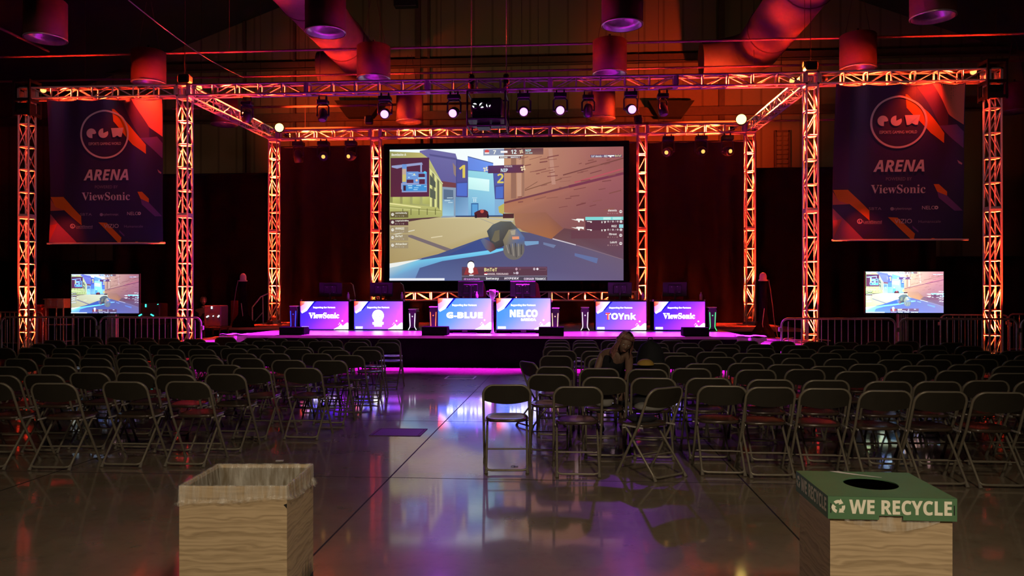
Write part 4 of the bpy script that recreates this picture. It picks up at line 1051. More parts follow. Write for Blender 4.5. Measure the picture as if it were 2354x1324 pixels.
barrier(2068, 2338, 16.1, 'steel crowd barrier below the right television toward the outermost right tower')
barrier(2348, 2580, 16.1, 'steel crowd barrier cut off by the right edge of the photo')
barrier(2168, 2312, 19.6, 'orange lit barrier standing behind the outermost right tower', -.25)
barrier(2318, 2460, 20.6, 'dim barrier in the background at the far right')
barrier(-20, 98, 21.2, 'dim barrier in the background at the far left')
# ------------------------------------------------------------------ background gear on the left
eY = 20.6; a, c_ = P(115, 748, eY), P(160, 686, eY); W = c_.x - a.x; hb = c_.z
e = thing('equipment_cart', 'pale equipment cart with a machine on top behind the left barriers', 'cart', ((a.x + c_.x) / 2, eY, 0))
b = MB(); b.box((0, 0, hb - .13), (W, .5, .26), bev=.02); b.box((0, -.26, hb - .02), (W * 1.04, .03, .03)); b.box((0, -.26, hb - .25), (W * 1.04, .03, .03)); b.build('machine', mat('beige_casing', (.5, .38, .3), .5), e)
b = MB(); b.box((0, -.262, hb - .13), (W * .4, .012, .14), bev=.004); b.build('control_panel', M['steel'], e)
b = MB()
for sx in (-1, 1):
    for sy in (-1, 1): b.cyl((sx * (W / 2 - .03), sy * .22, .06), (sx * (W / 2 - .03), sy * .22, hb - .26), .018)
b.box((0, 0, .75), (W, .48, .02)); b.box((0, 0, .3), (W, .48, .02)); b.build('cart_frame', M['steel'], e)
for sx in (-1, 1):
    for sy in (-1, 1): b = MB(); b.cyl((sx * (W / 2 - .03) - .012, sy * .22, .035), (sx * (W / 2 - .03) + .012, sy * .22, .035), .035, n=10); b.build('caster', M['black_plastic'], e)
def glowbox(px0, px1, py0, Y, label, col, marks, base=0.0, cm=None):
    a, c_ = P(px0, 750, Y), P(px1, py0, Y); W = c_.x - a.x; z1 = P((px0 + px1) / 2, py0, Y).z
    r = thing('gaming_computer', label, 'computer', ((a.x + c_.x) / 2, Y, z1 - .55))
    b = MB(); b.box((0, .22, .275), (W, .44, .55), bev=.02); b.build('case', cm or M['black_plastic'], r)
    e_ = emat('led_mark', s2l(*col), 2.2)
    for (xa, ya, xb, yb) in marks:
        p, q = P(xa, ya, Y), P(xb, yb, Y); b = MB(); b.cyl(Vector((p.x, Y - .01, p.z)) - r.location, Vector((q.x, Y - .01, q.z)) - r.location, .018, n=6); b.build('led_mark', e_, r)
    t = thing('side_table', 'dark table under the %s' % label.split(',')[0], 'table', r.location + Vector((0, .22, 0)))
    zt = r.location.z - base; t.location.z = base
    b = MB(); b.box((0, 0, zt - .02), (max(W, .4) + .04, .6, .04), bev=.01); b.build('tabletop', M['black_plastic'], t)
    for sx in (-1, 1):
        for sy in (-1, 1): b = MB(); b.cyl((sx * (max(W, .4) / 2 - .02), sy * .25, 0), (sx * (max(W, .4) / 2 - .02), sy * .25, zt - .04), .02, n=6); b.build('leg', M['black_metal'], t)
glowbox(319, 367, 697, 20.4, 'computer case with teal light bars, between left television and tower', (60, 235, 215), ((335.5, 699, 335.5, 706), (319.5, 726, 326, 722.5), (347, 722.5, 353.5, 726), (363, 699, 363.5, 700)))
glowbox(469, 508, 702, 19.6, 'dim purple computer case with white light bars, left of the stage', (215, 240, 245), ((487, 704, 487, 710), (475, 729, 480, 726), (490, 726, 491, 727), (501, 729, 504, 725)), cm=mat('grey_case', (.05, .045, .06), .5), base=.5)
for (px0, px1, py0, lab, m) in ((531, 547, 691, 'narrow red panel standing behind the left dome stand', 'red_plastic'), (550, 560, 702, 'narrow dull red panel just right of the first red panel', 'red_plastic'), (512, 522, 706, 'narrow grey panel beside the purple computer case', 'grey_cloth')):
    Yp = 22.4; a, c_ = P(px0, 750, Yp), P(px1, py0, Yp)
    o = MB(); o.box((0, 0, c_.z / 2), (c_.x - a.x, .05, c_.z), bev=.012); ob = o.build('upright_panel', M[m]); ob.location = ((a.x + c_.x) / 2, Yp, 0); tag(ob, lab, 'panel')
a, c_ = P(60, 750, 22), P(100, 700, 22)
o = MB(); o.box((0, 0, c_.z / 2), (c_.x - a.x, .5, c_.z), bev=.02); ob = o.build('storage_case', M['red_plastic']); ob.location = ((a.x + c_.x) / 2, 22, 0); tag(ob, 'dark red storage case behind the outermost left tower', 'case')

# ------------------------------------------------------------------ banners
def banner(px0, px1, pyt, pxb0, pxb1, pyb, label, side, seed):
    Y = YF - S / 2 - .06
    a, c_ = P(px0, pyt, Y), P(px1, pyt, Y); d_ = P(pxb0, pyb, Y)
    x0, x1 = a.x, c_.x; zt = P((px0 + px1) / 2, pyt, Y).z; zb = P((px0 + px1) / 2, pyb, Y).z
    W, Hh = x1 - x0, zt - zb
    r = thing('hanging_banner', label, 'banner', ((x0 + x1) / 2, Y, zt))
    rd = random.Random(seed)
    ties = [.0, .26, .5, .74, 1.0] if side == 'left' else [.0, .25, .52, .8, 1.0]
    def disp(u, v):                                    # v: 0 top .. 1 bottom
        f = 0
        for t in ties:
            q = abs(u - t); f += math.exp(-(q * 14) ** 2) * math.exp(-v * 5) * .07
        f += .05 * math.sin((u - .3) * 16 + v * 3) * math.exp(-v * 3.2) + .012 * math.sin(u * 9 + v * 7)
        f += .04 * math.exp(-((u - .05) * 9 + (v - .9) * 9) ** 2) * (1 if v > .7 else 0) * (v - .7) / .3
        return f
    def fn(x, y, l):
        u, v = (x - 45) / 885, (y - 120) / 1130
        lean = (.0 if side == 'left' else -.02) * v * W
        sag = -.035 * math.sin(PI * ((u * 4) % 1)) * max(0, 1 - v * 8)
        return ((u - .5) * W + lean, -.00012 * l - disp(u, v) - .002 * min(l, 1), -v * Hh + sag)
    A = Art(fn)
    NV, OR, PU, PE, WH = (56, 46, 104), (236, 128, 30), (120, 78, 140), (240, 140, 120), (226, 216, 216)
    A.gridfill(45, 120, 930, 1250, 60, 60, lambda u, v: (58 - 12 * u * v, 38 + 6 * v, 80 + 6 * v) if u > .12 or v > .75 else (72, 36, 78))
    def sub(pts, col, n=14):                            # fine triangulated convex polygon so it follows the folds
        c = (sum(p[0] for p in pts) / len(pts), sum(p[1] for p in pts) / len(pts)); m = len(pts)
        V = []; Fc = []
        for k in range(1, n + 1):
            for i in range(m):
                p, q = pts[i], pts[(i + 1) % m]
                for j in range(n):
                    t = j / n; x = p[0] + (q[0] - p[0]) * t; y = p[1] + (q[1] - p[1]) * t
                    V.append((c[0] + (x - c[0]) * k / n, c[1] + (y - c[1]) * k / n))
        R_ = m * n
        for k in range(n - 1):
            for i in range(R_): Fc.append([k * R_ + i, k * R_ + (i + 1) % R_, (k + 1) * R_ + (i + 1) % R_, (k + 1) * R_ + i])
        V.append(c)
        for i in range(R_): Fc.append([len(V) - 1, (i + 1) % R_, i])
        A.l += 4; A.raw(V, Fc, [s2l(*col)] * len(V))
    sub([(690, 125), (925, 125), (925, 420), (830, 350), (690, 200)], PE); sub([(610, 125), (700, 125), (820, 340), (820, 420), (760, 430)], (96, 52, 80))
    sub([(530, 190), (545, 190), (680, 330), (795, 480), (795, 552), (700, 480), (540, 290)], OR)
    sub([(755, 428), (880, 416), (925, 470), (925, 590)], PU); sub([(885, 675), (918, 700), (915, 712), (895, 700)], (200, 150, 160))
    sub([(730, 850), (765, 850), (820, 905), (820, 940), (755, 905)], OR); sub([(755, 905), (820, 935), (925, 1045), (870, 1045), (765, 950)], PU)
    sub([(48, 885), (150, 885), (295, 1040), (298, 1112), (160, 990), (90, 975)], OR); sub([(48, 900), (95, 975), (160, 992), (48, 995)], (214, 110, 90)); sub([(48, 1020), (110, 1090), (260, 1248), (48, 1248)], (180, 96, 120))
    sub([(48, 1110), (110, 1100), (50, 1240)], (220, 90, 80))
    sub([(425, 1088), (490, 1092), (608, 1210), (600, 1250), (580, 1248)], OR); sub([(590, 1150), (632, 1190), (630, 1202), (592, 1168)], PU); sub([(715, 1243), (735, 1243), (745, 1250), (725, 1250)], OR)
    A.l += 40
    A.ring(482, 395, 178, 192, WH, 90)
    # stylised round initials
    A.poly([(376 + 37 * math.cos(a), 386 + 38 * math.sin(a)) for a in [i * PI / 14 + .0 for i in range(8, 29)]] + [(413, 386), (400, 392), (384, 392), (384, 424)], WH)
    A.poly([(468, 386)] + [(468 + 38 * math.cos(a), 386 + 38 * math.sin(a)) for a in [i * PI / 14 for i in range(-2, 22)]], WH)
    A.poly([(526, 346), (628, 346), (612, 418), (596, 418), (575, 405), (556, 418), (540, 418)], WH)
    A.text('ESPORTS GAMING WORLD', 355, 458, 608, 480, WH)
    A.text('ARENA', 316, 672, 664, 758, WH, 'bolditalic', .01); A.text('POWERED BY', 404, 798, 580, 822, (150, 140, 150)); A.text('ViewSonic', 302, 852, 674, 916, WH, 'serif')
    A.text('SBTA', 290, 1016, 378, 1036, (170, 160, 170)); A.disc(451, 1028, 13, (170, 160, 170), 16); A.text('cybertronpc', 466, 1018, 584, 1040, (170, 160, 170), 'bold')
    A.text('NELC', 653, 1008, 736, 1034, WH); A.ring(748, 1021, 5, 13, WH, 20)
    A.disc(230, 1118, 19, WH, 20); A.disc(230, 1118, 13, (70, 50, 96), 16); A.text('L', 224, 1108, 238, 1128, WH, 'bold'); A.text('LucidSound', 254, 1112, 382, 1130, (190, 180, 190), 'bold'); A.rect(258, 1134, 382, 1138, (160, 150, 160))
    A.text('VIZIO', 470, 1102, 586, 1134, WH); A.text('Humanscale', 630, 1112, 778, 1132, (150, 140, 160))
    A.build('printed_cloth', M['banner_print'], r)
    b = MB(); b.cyl((-W / 2 - .06, -.02, -Hh - .015), (W / 2 + .06, -.02, -Hh - .015), .022, n=10); b.build('bottom_pole', M['alu'], r)
    for t in ties:
        b = MB(); b.tube([((t - .5) * W, -disp(t, 0), -.01), ((t - .5) * W, .02, .03), ((t - .5) * W, .09, .05)], .006, 5); b.build('tie', M['steel'], r)
M['banner_print'] = art_mat('banner_print', .55)
banner(115, 375, 229, 118, 378, 558, 'tall event banner on the left truss, orange stripes on purple', 'left', 1)
banner(1918, 2219, 194, 1912, 2215, 550, 'tall event banner on the right truss, orange stripes on purple', 'right', 2)

# ================================================================== CHAIRS
def tubeY(z):                                            # slanted line of the back frame
    return .24 - .26 * z / .44 if z < .44 else -.02 - .14 * (z - .44) / .327
CHT = .767
def make_chair(full):
    r = bpy.data.objects.new('folding_chair', None); COL.objects.link(r)
    b = MB(); w_ = .205; rd = .085; n_ = 8 if full else 6
    pts = [(-w_, tubeY(0), .0), (-w_, tubeY(.2), .2), (-w_, tubeY(.44), .44), (-w_, tubeY(CHT - rd), CHT - rd)]
    pts += [(x, tubeY(z), z) for x, z in [(-w_ + rd + rd * math.cos(a), CHT - rd - .011 + rd * math.sin(a)) for a in [PI - PI / 2 * i / 6 for i in range(1, 7)]]]
    pts += [(-p[0], p[1], p[2]) for p in reversed(pts)]
    b.tube(pts, .0115, n_); b.build('back_frame', M['frame_paint'], r)
    b = MB(); w2 = .178
    pts = [(-w2, .17, .42), (-w2, -.165, .05), (-w2 + .012, -.178, .033), (-w2 + .045, -.181, .028), (w2 - .045, -.181, .028), (w2 - .012, -.178, .033), (w2, -.165, .05), (w2, .17, .42)]
    b.tube(pts, .0105, n_)
    for s in (-1, 1): b.cyl((s * w2, -.165, .05), (s * w2, -.20, .0), .0105, .013, n=n_)
    b.build('rear_leg_frame', M['frame_paint'], r)
    b = MB(); b.cyl((-w_, tubeY(.15), .15), (w_, tubeY(.15), .15), .007, n=6)
    if full: b.cyl((-w2, -.04, .183), (w2, -.04, .183), .006, n=6)
    b.build('stretcher', M['frame_paint'], r)
    # seat: rounded plate, slightly dished
    b = MB(); N = 20; rings = []
    def outline(sc_):
        o = []
        for i in range(N):
            a = 2 * PI * i / N; ca, sa = math.cos(a), math.sin(a)
            x = .19 * (abs(ca) ** .55) * (1 if ca > 0 else -1); y = .18 * (abs(sa) ** .6) * (1 if sa > 0 else -1)
            x *= 1 - .10 * max(0, y / .18) * 1
            o.append((x * sc_, .155 + y * sc_))
        return o
    vs = []
    for sc_, dz in ((.97, -.026), (1.0, -.012), (.99, .0), (.8, -.004), (.4, -.010)):
        for (x, y) in outline(sc_): vs.append((x, y, .445 + dz + .02 * (y - .15)))
    vs.append((0, .155, .433)); fs = []
    for k in range(4):
        for i in range(N): fs.append([k * N + i, k * N + (i + 1) % N, (k + 1) * N + (i + 1) % N, (k + 1) * N + i])
    for i in range(N): fs.append([4 * N + i, 4 * N + (i + 1) % N, 5 * N])
    fs.append(list(range(N - 1, -1, -1)))
    b.add(vs, fs, 0, True); b.build('seat', M['chair_seat'], r)
    # curved backrest hugging the tube
    b = MB(); nu, nv = 12, 4
    def bk(off):
        def fn(u, v):
            x = (u - .5) * 2 * .196
            zt = CHT - .012 - max(0, (abs(x) - .12)) ** 2 * 9; zb = .618 - .030 * (1 - (x / .2) ** 2)
            z = zb + (zt - zb) * v
            return (x, tubeY(z) + .022 * (x / .2) ** 2 * 0 - .026 * (1 - (x / .2) ** 2) + off, z)
        return fn
    b.grid(bk(-.002), nu, nv); b.grid(bk(.006), nu, nv)
    b.build('backrest', M['chair_shell'], r)
    if full:
        for s in (-1, 1):
            c = MB(); c.cyl((s * w_, tubeY(0.055), .055), (s * w_, tubeY(0), 0), .0135, .016, n=8); c.build('foot_cap', M['rubber'], r)
            c = MB(); c.cyl((s * w2, -.176, .034), (s * w2, -.2, .0), .0135, .017, n=8); c.build('foot_cap', M['rubber'], r)
            c = MB(); c.cyl((s * (w2 - .012), .157, .405), (s * (w_ + .012), .157, .405), .006, n=6); c.box((s * .192, .06, .425), (.006, .24, .014)); c.build('hinge_bracket', M['steel'], r)
    return r
LROWS = [
 [(-29,879),(119,880),(283,876.5),(428,876)],
 [(-6,862),(97,860),(202,856),(308,856),(400,860),(515,859)],
 [(15,842),(130,840),(220,842),(311,841),(397,843),(514,838),(576,845),(694,845)],
 [(43,824),(132,822),(215,823),(301,823),(392,824),(474,822),(567,823),(661,827),(757,828)],
 [(70,811),(147,812),(222,813),(298,812),(382,815),(469,815),(554,812),(630,812),(727,812),(800,816)],
 [(2,799),(70,799),(148,800),(226,800),(309,801),(390,802),(462,802),(536,800),(597,801),(683,802),(770,804),(842,804)],
 [(98,790),(175,793),(235,792),(300,792),(369,792),(437,793),(502,794),(564,792),(629,794),(688,797),(760,797),(849,796)],
 [(123,782),(205,784),(271,785),(336,784),(411,785),(477,786),(543,786),(605,783),(671,783),(735,784),(818,786),(889,787)],
 [(208,774),(270,775),(330,776),(388,777),(446,779),(517,775),(585,777),(636,777),(707,778),(760,780),(825,779),(893,779)]]
RROWS = [
 [(1165,883.5),(1329,888),(1535,890),(1662,886),(1774,889),(1900,892),(2039,897),(2167,899),(2303,901)],
 [(1262,860),(1390,866),(1503,868),(1630,868),(1773,871.5),(1902,873),(2045,876),(2159,876),(2271,874),(2392,875)],
 [(1276,842),(1378,846),(1489,848),(1590,846),(1740,849),(1853,848),(1971,853),(2084,852),(2202,851),(2325,857)],
 [(1498,834),(1618,835),(1717,834),(1808,837),(1905,841),(1997,836),(2114,840),(2224,837),(2330,841)],
 [(1278,817),(1381,817),(1482,819),(1565,817),(1655,820),(1742,820),(1837,822),(1936,824),(2058,826),(2150,826),(2258,825),(2349,827)],
 [(1291,805),(1371,806),(1462,808),(1549,810),(1637,808),(1720,811),(1806,812),(1900,811),(1990,810),(2092,812),(2185,814),(2282,814),(2372,815)],
 [(1280,796),(1349,797),(1430,798),(1508,798),(1588,798),(1668,799),(1750,800),(1846,802),(1941,803),(2041,804),(2148,804),(2247,806),(2335,806)],
 [(1281,788),(1346,788),(1425,788),(1507,788),(1579,788),(1672,791),(1749,791),(1830,793),(1915,794),(1994,792),(2070,792),(2147,793),(2230,795)],
 [(1281,781),(1345,782),(1410,782),(1478,782),(1545,782),(1634,781),(1717,783),(1800,784),(1875,785),(1947,786),(2021,784),(2086,784),(2190,787)]]
proto_full, proto_far = make_chair(True), make_chair(False)
used = {True: False, False: False}
crnd = random.Random(11)
def place_chair(px, yt, rz, label, full, group):
    k = (yt - HY) / (H - CHT); d = F / k; u = (px - CX) / F
    X, Y = d * (-SA + u * CA), d * (CA + u * SA)
    p = proto_full if full else proto_far
    o = p if not used[full] else copy_tree(p); used[full] = True
    # the top bar of the back, local (0,-.16), sits at (X,Y)
    o.location = (X - .16 * math.sin(rz), Y + .16 * math.cos(rz), 0); o.rotation_euler = (0, 0, rz)
    tag(o, label, 'chair', group); return o
special = {('right', 0, 0): (.07, 'solitary folding chair standing in the aisle, nearest to the middle of the floor'), ('right', 0, 2): (.68, 'folding chair turned left at an angle in the front row of the right block'),
           ('left', 5, 0): (-.1, None)}
for side, rows_ in (('left', LROWS), ('right', RROWS)):
    for ri, row in enumerate(rows_):
        seq = sorted(row, key=lambda q: -q[0] if side == 'left' else q[0])
        for ci, (px, yt) in enumerate(seq):
            src = row.index((px, yt))
            rz = crnd.uniform(-.035, .035)
            rowname = 'row nearest the camera' if ri == 0 else '%s row from the camera' % ORD[ri + 1]
            lab = '%s folding chair from the centre aisle, %s block, %s' % (ORD[ci + 1], side, rowname)
            if (side, ri, src) in special:
                rz, l2 = special[(side, ri, src)]; lab = l2 or lab
            place_chair(px, yt, rz, lab, ri < 4, 'brown folding chairs of the %s block' % side)
place_chair(1211, 831, -1.0, 'folding chair turned sideways at the aisle end of the right block', True, 'brown folding chairs of the right block')

# ------------------------------------------------------------------ things left on the seats
def bag(name, p, size, m, label, cat, flop=.2, rz=0):
    b = MB(); g = random.Random(hash(label) % 1000 if False else len(label)); ph = g.random() * 6
    def fn(u, v):
        a = u * 2 * PI; t = v * PI; r = math.sin(t) ** .55 if 0 < v < 1 else 0
        q = 1 + .08 * math.sin(3 * a + ph) + .05 * math.sin(5 * t + 2 * a)
        return (size[0] / 2 * r * q * math.cos(a), size[1] / 2 * r * q * math.sin(a), size[2] * (.5 - .5 * math.cos(t)) * (1 - flop * .3 * math.cos(a + ph) * v))
    b.grid(fn, 18, 10); o = b.build(name, m); o.location = p; o.rotation_euler = (0, 0, rz)
    return tag(o, label, cat)
def seatpt(px, yt, fx=0, fy=.16, z=.446):
    k = (yt - HY) / (H - CHT); d = F / k; u = (px - CX) / F
    return Vector((d * (-SA + u * CA) + fx, d * (CA + u * SA) + .16 + fy, z))
q = seatpt(1498, 834); bp_ = thing('backpack', 'black backpack standing on a chair seat right of the seated woman', 'bag', q + Vector((.02, -.0, 0)))
b = MB(); b.grid(lambda u, v: (.17 * math.cos(2 * PI * u) * (math.sin(PI * min(.999, max(.001, v))) ** .35), .12 * math.sin(2 * PI * u) * (math.sin(PI * min(.999, max(.001, v))) ** .35), .56 * v), 20, 12); b.build('body', M['dark_cloth'], bp_)
b = MB(); b.grid(lambda u, v: (.12 * math.cos(PI * u), -.11 - .05 * math.sin(PI * u) * math.sin(PI * v), .08 + .24 * v), 10, 8); b.build('front_pocket', M['dark_cloth'], bp_)
for s in (-1, 1): b = MB(); b.tube([(s * .08, .11, .5), (s * .10, .17, .4), (s * .10, .17, .2), (s * .09, .11, .06)], .015, 6); b.build('strap', M['dark_cloth'], bp_)
b = MB(); b.tube([(-.03, .02, .55), (-.02, .02, .59), (.02, .02, .59), (.03, .02, .55)], .008, 6); b.build('carry_loop', M['dark_cloth'], bp_)
q = seatpt(1489, 834, fy=-.17, z=.745)
y_ = thing('yellow_cap', 'yellow cap lying on a chair back right of the seated woman', 'cap', q + Vector((-.03, -.02, 0)))
b = MB(); b.grid(lambda u, v: (.10 * math.cos(2 * PI * u) * math.cos(v * PI / 2), .08 * math.sin(2 * PI * u) * math.cos(v * PI / 2), .07 * math.sin(v * PI / 2)), 18, 6); b.build('crown', M['yellow_cloth'], y_)
b = MB(); b.grid(lambda u, v: ((.09 + .06 * v) * math.cos(PI + (u - .5) * 1.6), (.09 + .06 * v) * math.sin(PI + (u - .5) * 1.6), .005), 10, 3); b.build('brim', M['grey_cloth'], y_)
bag('pouch', seatpt(1390, 866, .0, .1), (.2, .14, .13), M['grey_cloth'], 'small grey pouch on a chair in the second row, right block', 'bag')
bag('jacket', seatpt(1503, 868, -.02, .08), (.36, .3, .16), M['dark_cloth'], 'black jacket heaped on a second row seat, right block', 'clothing')
bag('folded_shirt', seatpt(1503, 868, -.03, -.05, .44), (.30, .16, .08), M['grey_cloth'], 'pale grey cloth under the black jacket on a second row seat', 'clothing')
bag('handbag', seatpt(1535, 890, -.20, .02), (.26, .18, .06), M['dark_cloth'], 'flat dark bag lying on the angled front row chair', 'bag')

# ================================================================== PEOPLE
def skin_mesh(name, joints, edges, m, parent=None, sub=2, root=0):
    me = bpy.data.meshes.new(name); me.from_pydata([j[0] for j in joints], edges, []); me.materials.append(m)
    o = bpy.data.objects.new(name, me); COL.objects.link(o)
    if parent is not None: o.parent = parent
    sk = o.modifiers.new('skin', 'SKIN'); sk.use_smooth_shade = True
    layer = me.skin_vertices[0] if len(me.skin_vertices) else None
    if layer is None:
        bpy.context.view_layer.objects.active = o
        try: bpy.ops.mesh.customdata_skin_add()
        except Exception: pass
        layer = me.skin_vertices[0]
    for i, j in enumerate(joints):
        r = j[1]; layer.data[i].radius = (r, r) if not isinstance(r, tuple) else r; layer.data[i].use_root = (i == root)
    s = o.modifiers.new('sub', 'SUBSURF'); s.levels = sub; s.render_levels = sub
    return o
def head_parts(root, c, yaw, pitch, roll, hair_len, skin, hair, seed=1, s=1.0):
    R = (Matrix.Rotation(yaw, 3, 'Z') @ Matrix.Rotation(pitch, 3, 'X') @ Matrix.Rotation(roll, 3, 'Y'))
    # face looks to local -Y
    def W(p): return R @ (Vector(p) * s) + Vector(c)
    b = MB()
    def hd(u, v):
        a = u * 2 * PI; t = v * PI; x = .074 * math.sin(t) * math.cos(a); y = .092 * math.sin(t) * math.sin(a); z = -.118 * math.cos(t)
        f = max(0, -math.sin(a)) * math.sin(t)
        if z < -.02: k = min(1, (-.02 - z) / .1); x *= 1 - .34 * k; y *= 1 - .12 * k
        g = lambda cx, cz, w: math.exp(-((x - cx) ** 2 + (z - cz) ** 2) / w ** 2)
        y -= f * (.024 * g(0, -.028, .013) + .014 * g(0, -.008, .011) + .010 * g(0, -.066, .018) + .010 * g(0, -.100, .022) + .006 * (g(-.03, .022, .02) + g(.03, .022, .02)))
        y += f * (.010 * (g(-.030, .002, .015) + g(.030, .002, .015)) + .004 * g(0, -.052, .010))
        return tuple(W((x, y, z)))
    b.grid(hd, 44, 34); h = b.build('head', skin, root)
    for sx in (-1, 1):
        b = MB(); b.lathe([(0, -.009), (.007, -.006), (.0095, 0), (.007, .006), (0, .009)], W((sx * .030, -.079, .002)), 12, rot=R @ Matrix.Rotation(PI / 2, 3, 'X')); b.build('eye', M['eye_white'], h)
        b = MB(); b.lathe([(0, 0), (.0045, -.001)], W((sx * .030, -.0885, .002)), 10, rot=R @ Matrix.Rotation(-PI / 2, 3, 'X')); b.build('iris', M['black_plastic'], h)
        b = MB(); b.tube([W((sx * .016, -.088, .018)), W((sx * .030, -.091, .022)), W((sx * .044, -.084, .018))], [.002 * s, .003 * s, .0015 * s], 6); b.build('eyebrow', hair, h)
        b = MB(); b.grid(lambda u, v: tuple(W((sx * (.072 + .012 * v), -.0 + .018 * math.cos(2 * PI * u) * (1 - .3 * v), -.005 + .03 * math.sin(2 * PI * u) * (1 - .25 * v)))), 12, 3); b.build('ear', skin, h)
    b = MB(); b.grid(lambda u, v: tuple(W(((u - .5) * .048, -.0985 + .010 * (2 * u - 1) ** 2 - .003 * math.sin(v * PI), -.064 + (v - .5) * .013 * (1 - (2 * u - 1) ** 2)))), 10, 4); b.build('lips', M['lips'], h)
    b = MB()
    g = random.Random(seed)
    def hr(u, v):                                        # cap over the skull, open toward the face
        a = -PI / 2 + .75 + u * (2 * PI - 1.5); t = v
        z = .135 * math.cos(t * 1.75); rr = math.sin(min(PI / 2, t * 1.75)) ** .8
        wv = 1 + .05 * math.sin(a * 9 + v * 4)
        x = .092 * rr * math.cos(a) * wv; y = .108 * rr * math.sin(a) * wv
        if t > .88: z = -.02
        return tuple(W((x, y + .008, z)))
    b.grid(hr, 36, 12)
    if hair_len > 0:
        def lk(u, v):
            a = -PI / 2 + .82 + u * (2 * PI - 1.64)
            sw = 1 + .22 * v + .08 * math.sin(v * 8 + a * 5) + .04 * math.sin(a * 17)
            return tuple(W((.092 * math.cos(a) * sw, .106 * math.sin(a) * sw + .008, .03 - hair_len * v - .02 * math.sin(a * 7) * v)))
        b.grid(lk, 44, 12)
        b.grid(lambda u, v: tuple(W(((u - .5) * .15, -.070 - .02 * math.sin(u * PI) + .04 * v, .085 - .04 * math.sin(PI * v) + .02 * v))), 10, 6)
    b.build('hair', hair, root)
    return h
M['eye_white'] = mat('eye_white', (.6, .58, .55), .3); M['lips'] = mat('lips', (.35, .12, .10), .5); M['pink_hair'] = mat('rosy_blond_hair', (.30, .13, .11), .5, 0, .4, 60, .5)
def hand(joints, edges, wrist_i, w, fwd, side, nrm, s=1.0):
    """palm and five bent fingers added to a skin graph; w wrist point, fwd finger direction, side thumb side, nrm palm normal"""
    f, sd, nm = Vector(fwd).normalized(), Vector(side).normalized(), Vector(nrm).normalized(); w = Vector(w)
    pb = len(joints); joints.append((tuple(w + f * .045 * s), (.030 * s, .016 * s))); edges.append((wrist_i, pb))
    for k, (o_, L) in enumerate(((.030, .068), (.010, .078), (-.010, .073), (-.029, .056))):
        b0 = w + f * .088 * s + sd * o_ * s
        p0 = len(joints)
        joints.append((tuple(b0), .0095 * s)); joints.append((tuple(b0 + (f * .8 + nm * .45) * L * .5 * s), .0085 * s)); joints.append((tuple(b0 + (f * .8 + nm * .45) * L * .5 * s + (f * .35 + nm * .9) * L * .45 * s), .0072 * s))
        edges += [(pb, p0), (p0, p0 + 1), (p0 + 1, p0 + 2)]
    p0 = len(joints); t0 = w + f * .03 * s + sd * .03 * s
    joints.append((tuple(t0), .012 * s)); joints.append((tuple(t0 + (f * .6 + sd * .6 + nm * .2) * .04 * s), .0105 * s)); joints.append((tuple(t0 + (f * .6 + sd * .6 + nm * .2) * .04 * s + (f * .9 + nm * .4) * .03 * s), .009 * s))
    edges += [(pb, p0), (p0, p0 + 1), (p0 + 1, p0 + 2)]
wo = thing('person', 'woman with rosy blond hair in a black vest, leaning forward on a chair', 'person', (.50, 9.1, 0))
O = wo.location
def rel(x, y, z): return (x - O.x, y - O.y, z)
J = [(rel(.47, 9.27, .53), (.15, .12)), (rel(.50, 9.13, .70), (.125, .10)), (rel(.54, 8.98, .84), (.15, .105)), (rel(.575, 8.90, .905), (.06, .055)), (rel(.605, 8.84, .955), .046),
     (rel(.405, 9.02, .865), .056), (rel(.325, 8.98, .66), .040), (rel(.37, 8.86, .50), .028),
     (rel(.695, 8.86, .855), .056), (rel(.675, 8.68, .665), .040), (rel(.615, 8.56, .50), .028),
     (rel(.39, 9.22, .51), .095), (rel(.36, 8.84, .50), .06), (rel(.37, 8.84, .10), .038), (rel(.37, 8.72, .045), .032),
     (rel(.57, 9.22, .51), .095), (rel(.60, 8.86, .50), .06), (rel(.62, 8.90, .10), .038), (rel(.63, 8.78, .045), .032)]
Eg = [(0, 1), (1, 2), (2, 3), (3, 4), (2, 5), (5, 6), (6, 7), (2, 8), (8, 9), (9, 10), (0, 11), (11, 12), (12, 13), (13, 14), (0, 15), (15, 16), (16, 17), (17, 18)]
hand(J, Eg, 7, J[7][0], (.1, -.5, -.6), (.9, -.2, .1), (.1, .5, -.8), .95); hand(J, Eg, 10, J[10][0], (-.2, -.35, -.9), (-.8, .3, 0), (-.3, .8, -.2), .95)
skin_mesh('body', J, Eg, M['skin'], wo)
V_ = [(J[0][0], (.185, .155)), (J[1][0], (.165, .140)), (rel(.535, 8.985, .835), (.195, .140)), (rel(.44, 9.01, .872), (.078, .078)), (rel(.665, 8.89, .862), (.078, .078))]
skin_mesh('black_vest', V_, [(0, 1), (1, 2), (2, 3), (2, 4)], M['dark_cloth'], wo)
T_ = [(J[0][0], (.17, .14)), (J[11][0], .108), (J[12][0], .074), (rel(.37, 8.84, .18), .055), (J[15][0], .108), (J[16][0], .074), (rel(.618, 8.895, .18), .055)]
skin_mesh('trousers', T_, [(0, 1), (1, 2), (2, 3), (0, 4), (4, 5), (5, 6)], M['dark_cloth'], wo)
for i_, j_ in ((13, 14), (17, 18)):
    a_, c_ = Vector(J[i_][0]), Vector(J[j_][0])
    skin_mesh('shoe', [((a_.x, a_.y + .02, .05), (.045, .05)), ((c_.x, c_.y, .035), (.045, .035)), ((c_.x, c_.y - .06, .03), (.038, .028))], [(0, 1), (1, 2)], M['dark_cloth'], wo, 1)
head_parts(wo, rel(.640, 8.775, 1.005), .10, .32, .30, .20, M['skin'], M['pink_hair'], 2, 1.02)
